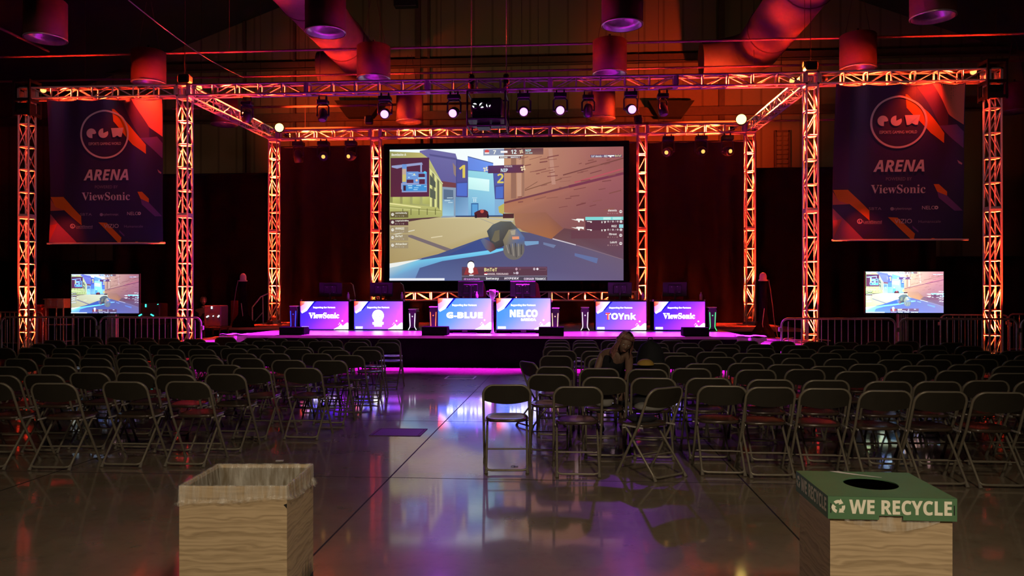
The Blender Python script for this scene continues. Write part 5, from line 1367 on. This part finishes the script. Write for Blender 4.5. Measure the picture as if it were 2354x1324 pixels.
c0 = copy_tree(proto_full); wo.location.y += .12; c0.location = (.47, 9.60, 0); c0.rotation_euler = (0, 0, PI + .05); tag(c0, 'folding chair turned toward the camera under the leaning woman', 'chair', 'brown folding chairs of the right block')

# dim operator behind the left side gear
px_ = P(465, 692, 21.6)
op = thing('person', 'dim red lit person seated behind the gear left of the stage, face turned right', 'person', (px_.x, 21.6, 0)); O = op.location
hz = px_.z; dz = hz - 1.30
J = [((0, .05, .62 + dz), (.15, .12)), ((0, .02, .82 + dz), (.13, .10)), ((.02, 0, 1.0 + dz), (.165, .105)), ((.03, -.01, 1.10 + dz), (.06, .055)), ((.04, -.02, 1.17 + dz), .05),
     ((-.19, 0, 1.03 + dz), .058), ((-.24, -.06, .80 + dz), .042), ((-.12, -.24, .72 + dz), .030), ((.21, 0, 1.03 + dz), .058), ((.26, -.06, .80 + dz), .042), ((.16, -.26, .72 + dz), .030),
     ((-.1, .0, .60 + dz), .09), ((-.12, -.42, .58 + dz), .06), ((-.12, -.42, .12), .04), ((-.12, -.52, .05), .034), ((.1, .0, .60 + dz), .09), ((.14, -.42, .58 + dz), .06), ((.14, -.42, .12), .04), ((.14, -.52, .05), .034)]
Eg = [(0, 1), (1, 2), (2, 3), (3, 4), (2, 5), (5, 6), (6, 7), (2, 8), (8, 9), (9, 10), (0, 11), (11, 12), (12, 13), (13, 14), (0, 15), (15, 16), (16, 17), (17, 18)]
hand(J, Eg, 7, J[7][0], (.1, -.9, -.2), (.9, 0, .1), (0, -.1, -1)); hand(J, Eg, 10, J[10][0], (-.1, -.9, -.2), (-.9, 0, .1), (0, -.1, -1))
skin_mesh('body', J, Eg, M['skin'], op, 1)
skin_mesh('shirt', [(J[0][0], (.17, .14)), (J[1][0], (.15, .12)), (J[2][0], (.185, .122)), (J[5][0], .07), (J[6][0], .054), (J[8][0], .07), (J[9][0], .054)], [(0, 1), (1, 2), (2, 3), (3, 4), (2, 5), (5, 6)], M['dark_cloth'], op, 1)
skin_mesh('trousers', [(J[0][0], (.17, .14)), (J[11][0], .105), (J[12][0], .075), ((-.12, -.42, .16), .06), (J[15][0], .105), (J[16][0], .075), ((.14, -.42, .16), .06)], [(0, 1), (1, 2), (2, 3), (0, 4), (4, 5), (5, 6)], M['dark_cloth'], op, 1)
head_parts(op, (.05, -.03, 1.30 + dz), .6, .1, 0, 0, M['skin'], M['hair'], 3)
st = thing('stool', 'dark stool under the dim operator left of the stage', 'stool', (px_.x, 21.65, 0))
sz = .50 + dz
b = MB(); b.lathe([(0, sz), (.18, sz), (.19, sz - .02), (.18, sz - .05), (0, sz - .05)], n=20); b.build('seat', M['dark_cloth'], st)
for k in range(4): a = PI / 4 + k * PI / 2; b = MB(); b.cyl((.12 * math.cos(a), .12 * math.sin(a), sz - .05), (.19 * math.cos(a), .19 * math.sin(a), 0), .014, n=6); b.build('leg', M['black_metal'], st)

# ================================================================== CARDBOARD BINS
def wood_mat():
    m, nt, b = new_mat('printed_wood_grain'); L = nt.links
    tc = nt.nodes.new('ShaderNodeTexCoord'); mp = nt.nodes.new('ShaderNodeMapping'); mp.inputs['Scale'].default_value = (1, 1, 1); L.new(tc.outputs['Object'], mp.inputs['Vector'])
    nz = nt.nodes.new('ShaderNodeTexNoise'); nz.inputs['Scale'].default_value = 4.5; nz.inputs['Detail'].default_value = 2
    mp2 = nt.nodes.new('ShaderNodeMapping'); mp2.inputs['Scale'].default_value = (1, 1, 3.2); L.new(tc.outputs['Object'], mp2.inputs['Vector']); L.new(mp2.outputs['Vector'], nz.inputs['Vector'])
    sx = nt.nodes.new('ShaderNodeSeparateXYZ'); L.new(mp.outputs['Vector'], sx.inputs[0])
    md = nt.nodes.new('ShaderNodeMath'); md.operation = 'MULTIPLY_ADD'; md.inputs[1].default_value = .085; L.new(nz.outputs['Fac'], md.inputs[0]); L.new(sx.outputs['Z'], md.inputs[2])
    cb = nt.nodes.new('ShaderNodeCombineXYZ'); L.new(md.outputs[0], cb.inputs['Z'])
    wv = nt.nodes.new('ShaderNodeTexNoise'); wv.inputs['Scale'].default_value = 62; wv.inputs['Detail'].default_value = 3; L.new(cb.outputs[0], wv.inputs['Vector'])
    mp3 = nt.nodes.new('ShaderNodeMapping'); mp3.inputs['Scale'].default_value = (1.2, 1.2, 20); L.new(tc.outputs['Object'], mp3.inputs['Vector'])
    n3 = nt.nodes.new('ShaderNodeTexNoise'); n3.inputs['Scale'].default_value = 5; n3.inputs['Detail'].default_value = 4; L.new(mp3.outputs['Vector'], n3.inputs['Vector'])
    mm = nt.nodes.new('ShaderNodeMath'); mm.operation = 'MULTIPLY_ADD'; mm.inputs[1].default_value = .45; L.new(n3.outputs['Fac'], mm.inputs[0]); L.new(wv.outputs['Fac'], mm.inputs[2])
    r = nt.nodes.new('ShaderNodeValToRGB'); e = r.color_ramp.elements; e[0].position = .52; e[0].color = (.28, .20, .115, 1); e[1].position = .80; e[1].color = (.50, .375, .235, 1)
    L.new(mm.outputs[0], r.inputs['Fac']); L.new(r.outputs['Color'], b.inputs['Base Color']); setv(b, 'Roughness', .5)
    return m
M['wood'] = wood_mat()
M['board_inside'] = mat('brown_board', (.16, .12, .07), .8)
M['grass_print'] = mat('printed_grass', (.018, .045, .022), .5, 0, .5, 40)
def film_mat():
    m, nt, b = new_mat('clear_bin_liner'); L = nt.links
    setv(b, 'Base Color', (.75, .72, .66, 1)); setv(b, 'Roughness', .22); setv(b, 'Specular IOR Level', .8)
    tc = nt.nodes.new('ShaderNodeTexCoord'); nz = nt.nodes.new('ShaderNodeTexNoise'); nz.inputs['Scale'].default_value = 14; nz.inputs['Detail'].default_value = 5
    mp = nt.nodes.new('ShaderNodeMapping'); mp.inputs['Scale'].default_value = (2.6, 2.6, .35); mp.inputs['Rotation'].default_value = (0, .3, 0); L.new(tc.outputs['Object'], mp.inputs['Vector']); L.new(mp.outputs['Vector'], nz.inputs['Vector'])
    mr = nt.nodes.new('ShaderNodeMapRange'); mr.inputs['From Min'].default_value = .35; mr.inputs['From Max'].default_value = .75; mr.inputs['To Min'].default_value = .04; mr.inputs['To Max'].default_value = .55
    L.new(nz.outputs['Fac'], mr.inputs['Value']); L.new(mr.outputs['Result'], b.inputs['Alpha'])
    bp = nt.nodes.new('ShaderNodeBump'); bp.inputs['Strength'].default_value = .6; bp.inputs['Distance'].default_value = .03
    L.new(nz.outputs['Fac'], bp.inputs['Height']); L.new(bp.outputs['Normal'], b.inputs['Normal'])
    return m
M['film'] = film_mat()
def bin_body(root, W, D, Hh, t=.006):
    b = MB()
    for s in (-1, 1):
        b.box((0, s * (D / 2 - t / 2), Hh / 2), (W, t, Hh)); b.box((s * (W / 2 - t / 2), 0, Hh / 2), (t, D - 2 * t, Hh))
    b.box((0, 0, t / 2), (W - 2 * t, D - 2 * t, t))
    b.build('cardboard_body', M['wood'], root)
    b = MB(); q = t + .0015
    for s in (-1, 1):
        b.box((0, s * (D / 2 - q), Hh / 2), (W - 2 * t, .002, Hh - .03)); b.box((s * (W / 2 - q), 0, Hh / 2), (.002, D - 2 * t, Hh - .03))
    b.build('inner_lining', M['board_inside'], root)
    b = MB(); g = random.Random(4)                       # printed grass border around the foot
    def blades(f, L):
        n = int(L / .006)
        for i in range(n):
            x = -L / 2 + L * (i + .5) / n; h = .30 + .05 * math.sin(x * 18) + g.uniform(-.03, .05); dx = g.uniform(-.006, .006)
            b.add([f(x - .0045, .0), f(x + .0045, .0), f(x + .003 + dx * .5, h * .8), f(x + dx, h)], [[0, 1, 2, 3]])
        b.add([f(-L / 2, 0), f(L / 2, 0), f(L / 2, .27), f(-L / 2, .27)], [[0, 1, 2, 3]])
    e = .0008
    blades(lambda x, z: (x, -D / 2 - e, z), W); blades(lambda x, z: (W / 2 + e, x, z), D); blades(lambda x, z: (-W / 2 - e, -x, z), D)
    b.build('grass_print', M['grass_print'], root)
def liner(root, W, D, Hh, drop, inner, seed):
    g = random.Random(seed); ph = [g.random() * 6 for _ in range(6)]
    per = 2 * (W + D)
    def fn(u, v):
        t = u * per
        if t < W: x, y, nx, ny = -W / 2 + t, -D / 2, 0, -1
        elif t < W + D: x, y, nx, ny = W / 2, -D / 2 + (t - W), 1, 0
        elif t < 2 * W + D: x, y, nx, ny = W / 2 - (t - W - D), D / 2, 0, 1
        else: x, y, nx, ny = -W / 2, D / 2 - (t - 2 * W - D), -1, 0
        a = u * 2 * PI
        wr = .004 * math.sin(a * 19 + ph[0] + v * 6) + .003 * math.sin(a * 37 + ph[1] - v * 9)
        dr = drop * (1 + .18 * math.sin(a * 2 + ph[2]) + .08 * math.sin(a * 5 + ph[3]))
        if v < .4:
            s = 1 - v / .4; off = .005 + .004 * s + (.010 if s > .78 else 0) * math.sin((s - .78) / .22 * PI) + wr * s; z = Hh + .003 - dr * s
        elif v < .5:
            q = (v - .4) / .1; off = .005 - .016 * q; z = Hh + .004
        else:
            q = (v - .5) / .5; off = -.012 - .03 * q - abs(wr) * 4 * q; z = Hh - inner * q
        return (x + nx * off, y + ny * off, z)
    b = MB(); b.grid(fn, 160, 24); return b.build('bin_liner', M['film'], root)
tb = thing('trash_bin', 'open wood print cardboard bin with clear plastic liner, lower left', 'bin', (-1.369, 3.294, 0), math.atan2(.031, .437))
bin_body(tb, .437, .418, .76); liner(tb, .437, .418, .76, .075, .32, 3)
b = MB(); kn = Vector((.235, .12, .70)); b.grid(lambda u, v: (kn.x + (.008 + .006 * math.sin(u * 31)) * math.cos(2 * PI * u) * (.3 + v) + .01 * v, kn.y + (.012 + .005 * math.sin(u * 25)) * math.sin(2 * PI * u) * (.3 + v), kn.z + .02 * math.sin(v * 3 + u * 9)), 18, 6); b.build('liner_knot', M['film'], tb)
b = MB(); b.add([(.205, -.2105, .685), (.2187, -.2105, .67), (.2187, -.2105, .69)], [[0, 1, 2]]); b.build('tear', M['black_plastic'], tb)

yaw = -.012
rb = thing('recycling_bin', 'wood print cardboard recycling bin with green WE RECYCLE lid, lower right', 'bin', (1.160, 3.100, 0), yaw)
bin_body(rb, .424, .392, .77)
LZT, LH, LW, LD = .81, .082, .446, .414
M['lid_green'] = mat('green_lid_board', (.085, .19, .095), .45, 0, .06, 6)
lid = MB(); t = .004
N = 48; R_ = .098
outer = []
for i in range(N):
    a = 2 * PI * (i + .5) / N; c_, s_ = math.cos(a), math.sin(a); k = min((LW / 2) / max(1e-6, abs(c_)), (LD / 2) / max(1e-6, abs(s_))); outer.append((c_ * k, s_ * k))
corners = [(LW / 2, LD / 2), (-LW / 2, LD / 2), (-LW / 2, -LD / 2), (LW / 2, -LD / 2)]
for zt_, fl_ in ((LZT, False), (LZT - t, True)):
    vs = [(x, y, zt_) for x, y in outer] + [(R_ * math.cos(2 * PI * (i + .5) / N), R_ * math.sin(2 * PI * (i + .5) / N), zt_) for i in range(N)]
    fs = [[i, (i + 1) % N, N + (i + 1) % N, N + i] for i in range(N)]
    lid.add(vs, [f[::-1] for f in fs] if fl_ else fs)
    for cx_, cy_ in corners:
        a = math.atan2(cy_, cx_) % (2 * PI); i = int((a / (2 * PI) * N) - .5) % N; j = (i + 1) % N
        lid.add([(outer[i][0], outer[i][1], zt_), (cx_, cy_, zt_), (outer[j][0], outer[j][1], zt_)], [[0, 1, 2]])
lid.lathe([(R_, LZT - t), (R_, LZT)], n=N)
lid.box((0, LD / 2 - t / 2, LZT - LH / 2), (LW, t, LH - .001)); 
for s in (-1, 1): lid.box((s * (LW / 2 - t / 2), 0, LZT - LH / 2), (t, LD - 2 * t, LH - .001))
# front skirt with a hand notch
for x0, x1, z0 in ((-LW / 2, -.045, 0), (-.045, .038, .015), (.038, LW / 2, 0)): lid.box(((x0 + x1) / 2, -LD / 2 + t / 2, LZT - (LH - z0) / 2), (x1 - x0, t, LH - z0 - .001))
lo = lid.build('lid', M['lid_green'], rb)
b = MB()
for s in (-1, 1): b.box((s * (LW / 2 - .010), -LD / 2 - .0006, LZT - .042), (.003, .0012, .034))
b.build('slot', M['black_plastic'], lo)
CREAM = (236, 232, 214)
def recycle_mark(A, cx, cy, r, sx=1):
    for k in range(3):
        a0 = -PI / 2 + k * 2 * PI / 3 - .75
        q = lambda rr, a: (cx + rr * math.cos(a) * sx, cy + rr * math.sin(a))
        A.ring(cx, cy, r * .50, r * .96, CREAM, 8, a0, a0 + 1.02)
        A.poly([q(r * .28, a0 + 1.0), q(r * 1.2, a0 + 1.0), q(r * .86, a0 + 1.72)], CREAM)
def lid_text(fn, w):
    A = Art(fn); h = 82
    recycle_mark(A, 36, 38, 25); A.text('WE RECYCLE', 74, 11, w - 12, 63, CREAM, 'bold', .015); return A
lid_text(lambda x, y, l: (x / 1000 - LW / 2, -LD / 2 - .0004 - .00002 * l, LZT - y / 1000 + .001), 440).build('front_lettering', art_mat('lid_lettering', .5, 0), lo)
lid_text(lambda x, y, l: (-LW / 2 - .0004 - .00002 * l, LD / 2 - x / 1000, LZT - y / 1000 + .001), 408).build('side_lettering', art_mat('lid_side_lettering', .5, 0), lo)
b = MB()
vs = []
for i in range(13):
    q = i / 12; x = -.075 + q * .155; y = LD / 2 - .004 - .10 * q ** .75; w_ = .030 * (1 - q) ** .8 + .002
    vs += [(x - w_ * .5, y, LZT + .0008), (x + w_ * .7, y + .004, LZT + .0012)]
b.add(vs, [[2 * i, 2 * i + 1, 2 * i + 3, 2 * i + 2] for i in range(12)]); b.build('torn_strip', M['white_plastic'], lo)
b = MB(); b.grid(lambda u, v: ((u - .5) * .33, -.392 / 2 - .0045 - (.010 + .003 * math.sin(u * 31)) * max(0, v - .35), LZT - LH + .03 - (.035 + .035 * math.sin(PI * u)) * v), 30, 6); b.build('bin_liner', M['film'], rb)
for zz, rr in ((.60, .15),):
    bag('crumpled_waste', (1.16, 3.1, .40), (.3, .28, .2), M['grey_cloth'], 'crumpled waste just visible through the hole of the recycling bin', 'waste')

# ------------------------------------------------------------------ marks and hatches on the floor
def hatch(pxs, pys, label, m=M['dark_steel'], cm=None):
    (x0, x1, x2, x3), (yt, yb) = pxs, pys
    q = [PZ(x0, yt, 0), PZ(x1, yt, 0), PZ(x3, yb, 0), PZ(x2, yb, 0)]; c = sum(q, Vector()) / 4
    w_, d_ = ((q[1] - q[0]).length + (q[2] - q[3]).length) / 2, abs(q[0].y - q[3].y)
    r = thing('floor_hatch', label, 'hatch', (c.x, c.y, .0012)); 
    b = MB()
    for s in (-1, 1): b.box((0, s * d_ / 2, .002), (w_ + .03, .03, .004)); b.box((s * w_ / 2, 0, .002), (.03, d_, .004))
    b.build('frame', m, r); b = MB(); b.box((0, 0, .001), (w_ - .04, d_ - .04, .003)); b.build('cover', cm or M['hatch_cover'], r)
M['hatch_cover'] = mat('worn_hatch_cover', (.022, .017, .016), .55)
hatch((868, 978, 856, 966), (986, 1002), 'dark rectangular floor hatch left of the centre joint')
hatch((1032, 1096, 1022, 1086), (865, 871), 'faint small floor hatch close to the stage', M['steel'], M['floor'])
p = PZ(643, 1059, 0); b = MB(); b.box((0, 0, .003), (.07, .035, .004), Matrix.Rotation(.2, 3, 'Z')); o = b.build('paper_scrap', M['white_plastic']); o.location = (p.x, p.y, 0); tag(o, 'small white paper scrap on the floor behind the open bin', 'paper')
p = PZ(1182, 1073, 0); b = MB(); b.tube([(-.03, 0, .004), (-.01, .012, .006), (.01, -.004, .005), (.035, .006, .004)], .003, 5); b.tube([(0, -.02, .004), (.004, .02, .006)], .003, 5); o = b.build('twig', M['black_plastic']); o.location = (p.x, p.y, 0); tag(o, 'tiny dark scrap on the floor under the solitary chair', 'debris')

# ================================================================== HALL LIGHT, ADDED FILL SPOTS, CAMERA
light('hall_light', 'SPOT', (1.8, -1.6, 4.6), (.1, 3.4, 0), 900, (1.0, .81, .56), .35, 88, .9)
light('hall_light', 'SPOT', (-4.2, -1.6, 4.6), (-2.2, 4.2, 0), 240, (1.0, .81, .56), .35, 84, .9)
light('banner_light', 'SPOT', (-7.5, 3.0, 6.8), (-11.4, 18.3, 4.4), 800, (1.0, .50, .50), .2, 24, .6)  # fill spots without fixtures, added to brighten the two banners
light('banner_light', 'SPOT', (3.5, 3.0, 6.8), (7.6, 18.3, 4.4), 800, (1.0, .50, .50), .2, 24, .6)
light('banner_red', 'SPOT', (XB - .5, YF - .65, 6.62), (XB - 1.0, YF - .2, 5.7), 200, RED, .06, 80, .9)  # red spill on the banners, added with spots that have no fixture
light('banner_red', 'SPOT', (XD - 1.5, YF - .65, 6.62), (XD - 1.7, YF - .2, 5.7), 200, RED, .06, 80, .9)
light('banner_red', 'SPOT', (XA + 1.0, YF - 1.2, 3.4), (XA + 1.1, YF - .2, 3.0), 25, RED, .06, 60, .9)
light('banner_red', 'SPOT', (XC + 1.0, YF - 1.2, 3.4), (XC + 1.1, YF - .2, 3.0), 25, RED, .06, 60, .9)
for x_, z_, tx, tz, e_ in ((-5.0, 8.4, -4, 13, 110), (1.0, 8.4, 0, 13, 110), (-17, 4.5, -15, 8, 60), (13.5, 4.5, 12, 8, 60), (7.5, 8.4, 9, 12, 50), (-11, 8.4, -12, 11.5, 70)):
    light('wall_light', 'SPOT', (x_, 26.8, z_), (tx, 31, tz), e_, (1.0, .66, .36), .4, 130, 1.0)  # unseen spots added to lift the dark far wall
light('pendant_spill_left', 'SPOT', (RL + .3, YR + .5, 6.85), (RL + .8, 31, 8.3), 2600, ORG, .1, 74, .9)  # added spots at the rear truss corners throw orange on the far wall
light('pendant_spill_right', 'SPOT', (RR - .3, YR + .5, 6.85), (RR - .4, 31, 8.6), 3200, ORG, .1, 80, .9)
wld = bpy.data.worlds.new('World'); sc.world = wld; wld.use_nodes = True
wld.node_tree.nodes['Background'].inputs['Color'].default_value = (.9, .6, .4, 1); wld.node_tree.nodes['Background'].inputs['Strength'].default_value = .003
cam = bpy.data.cameras.new('camera'); co = bpy.data.objects.new('camera', cam); COL.objects.link(co)
co.location = (0, 0, H); co.rotation_euler = (PI / 2, 0, A); cam.sensor_width = 36; cam.lens = F / 2354 * 36; cam.shift_y = (HY - 662) / 2354; cam.clip_end = 200
sc.camera = co
sc.view_settings.view_transform = 'Standard'; sc.view_settings.look = 'None'; sc.view_settings.exposure = 0; sc.view_settings.gamma = 1; sc.view_settings.use_curve_mapping = False
sc.cycles.use_denoising = True; sc.cycles.use_adaptive_sampling = True; sc.cycles.adaptive_threshold = .015; sc.cycles.max_bounces = 5; sc.cycles.diffuse_bounces = 2; sc.cycles.glossy_bounces = 3; sc.cycles.transparent_max_bounces = 12
sc.cycles.sample_clamp_indirect = 4; sc.cycles.caustics_reflective = False; sc.cycles.caustics_refractive = False
sc.cycles.use_light_tree = True
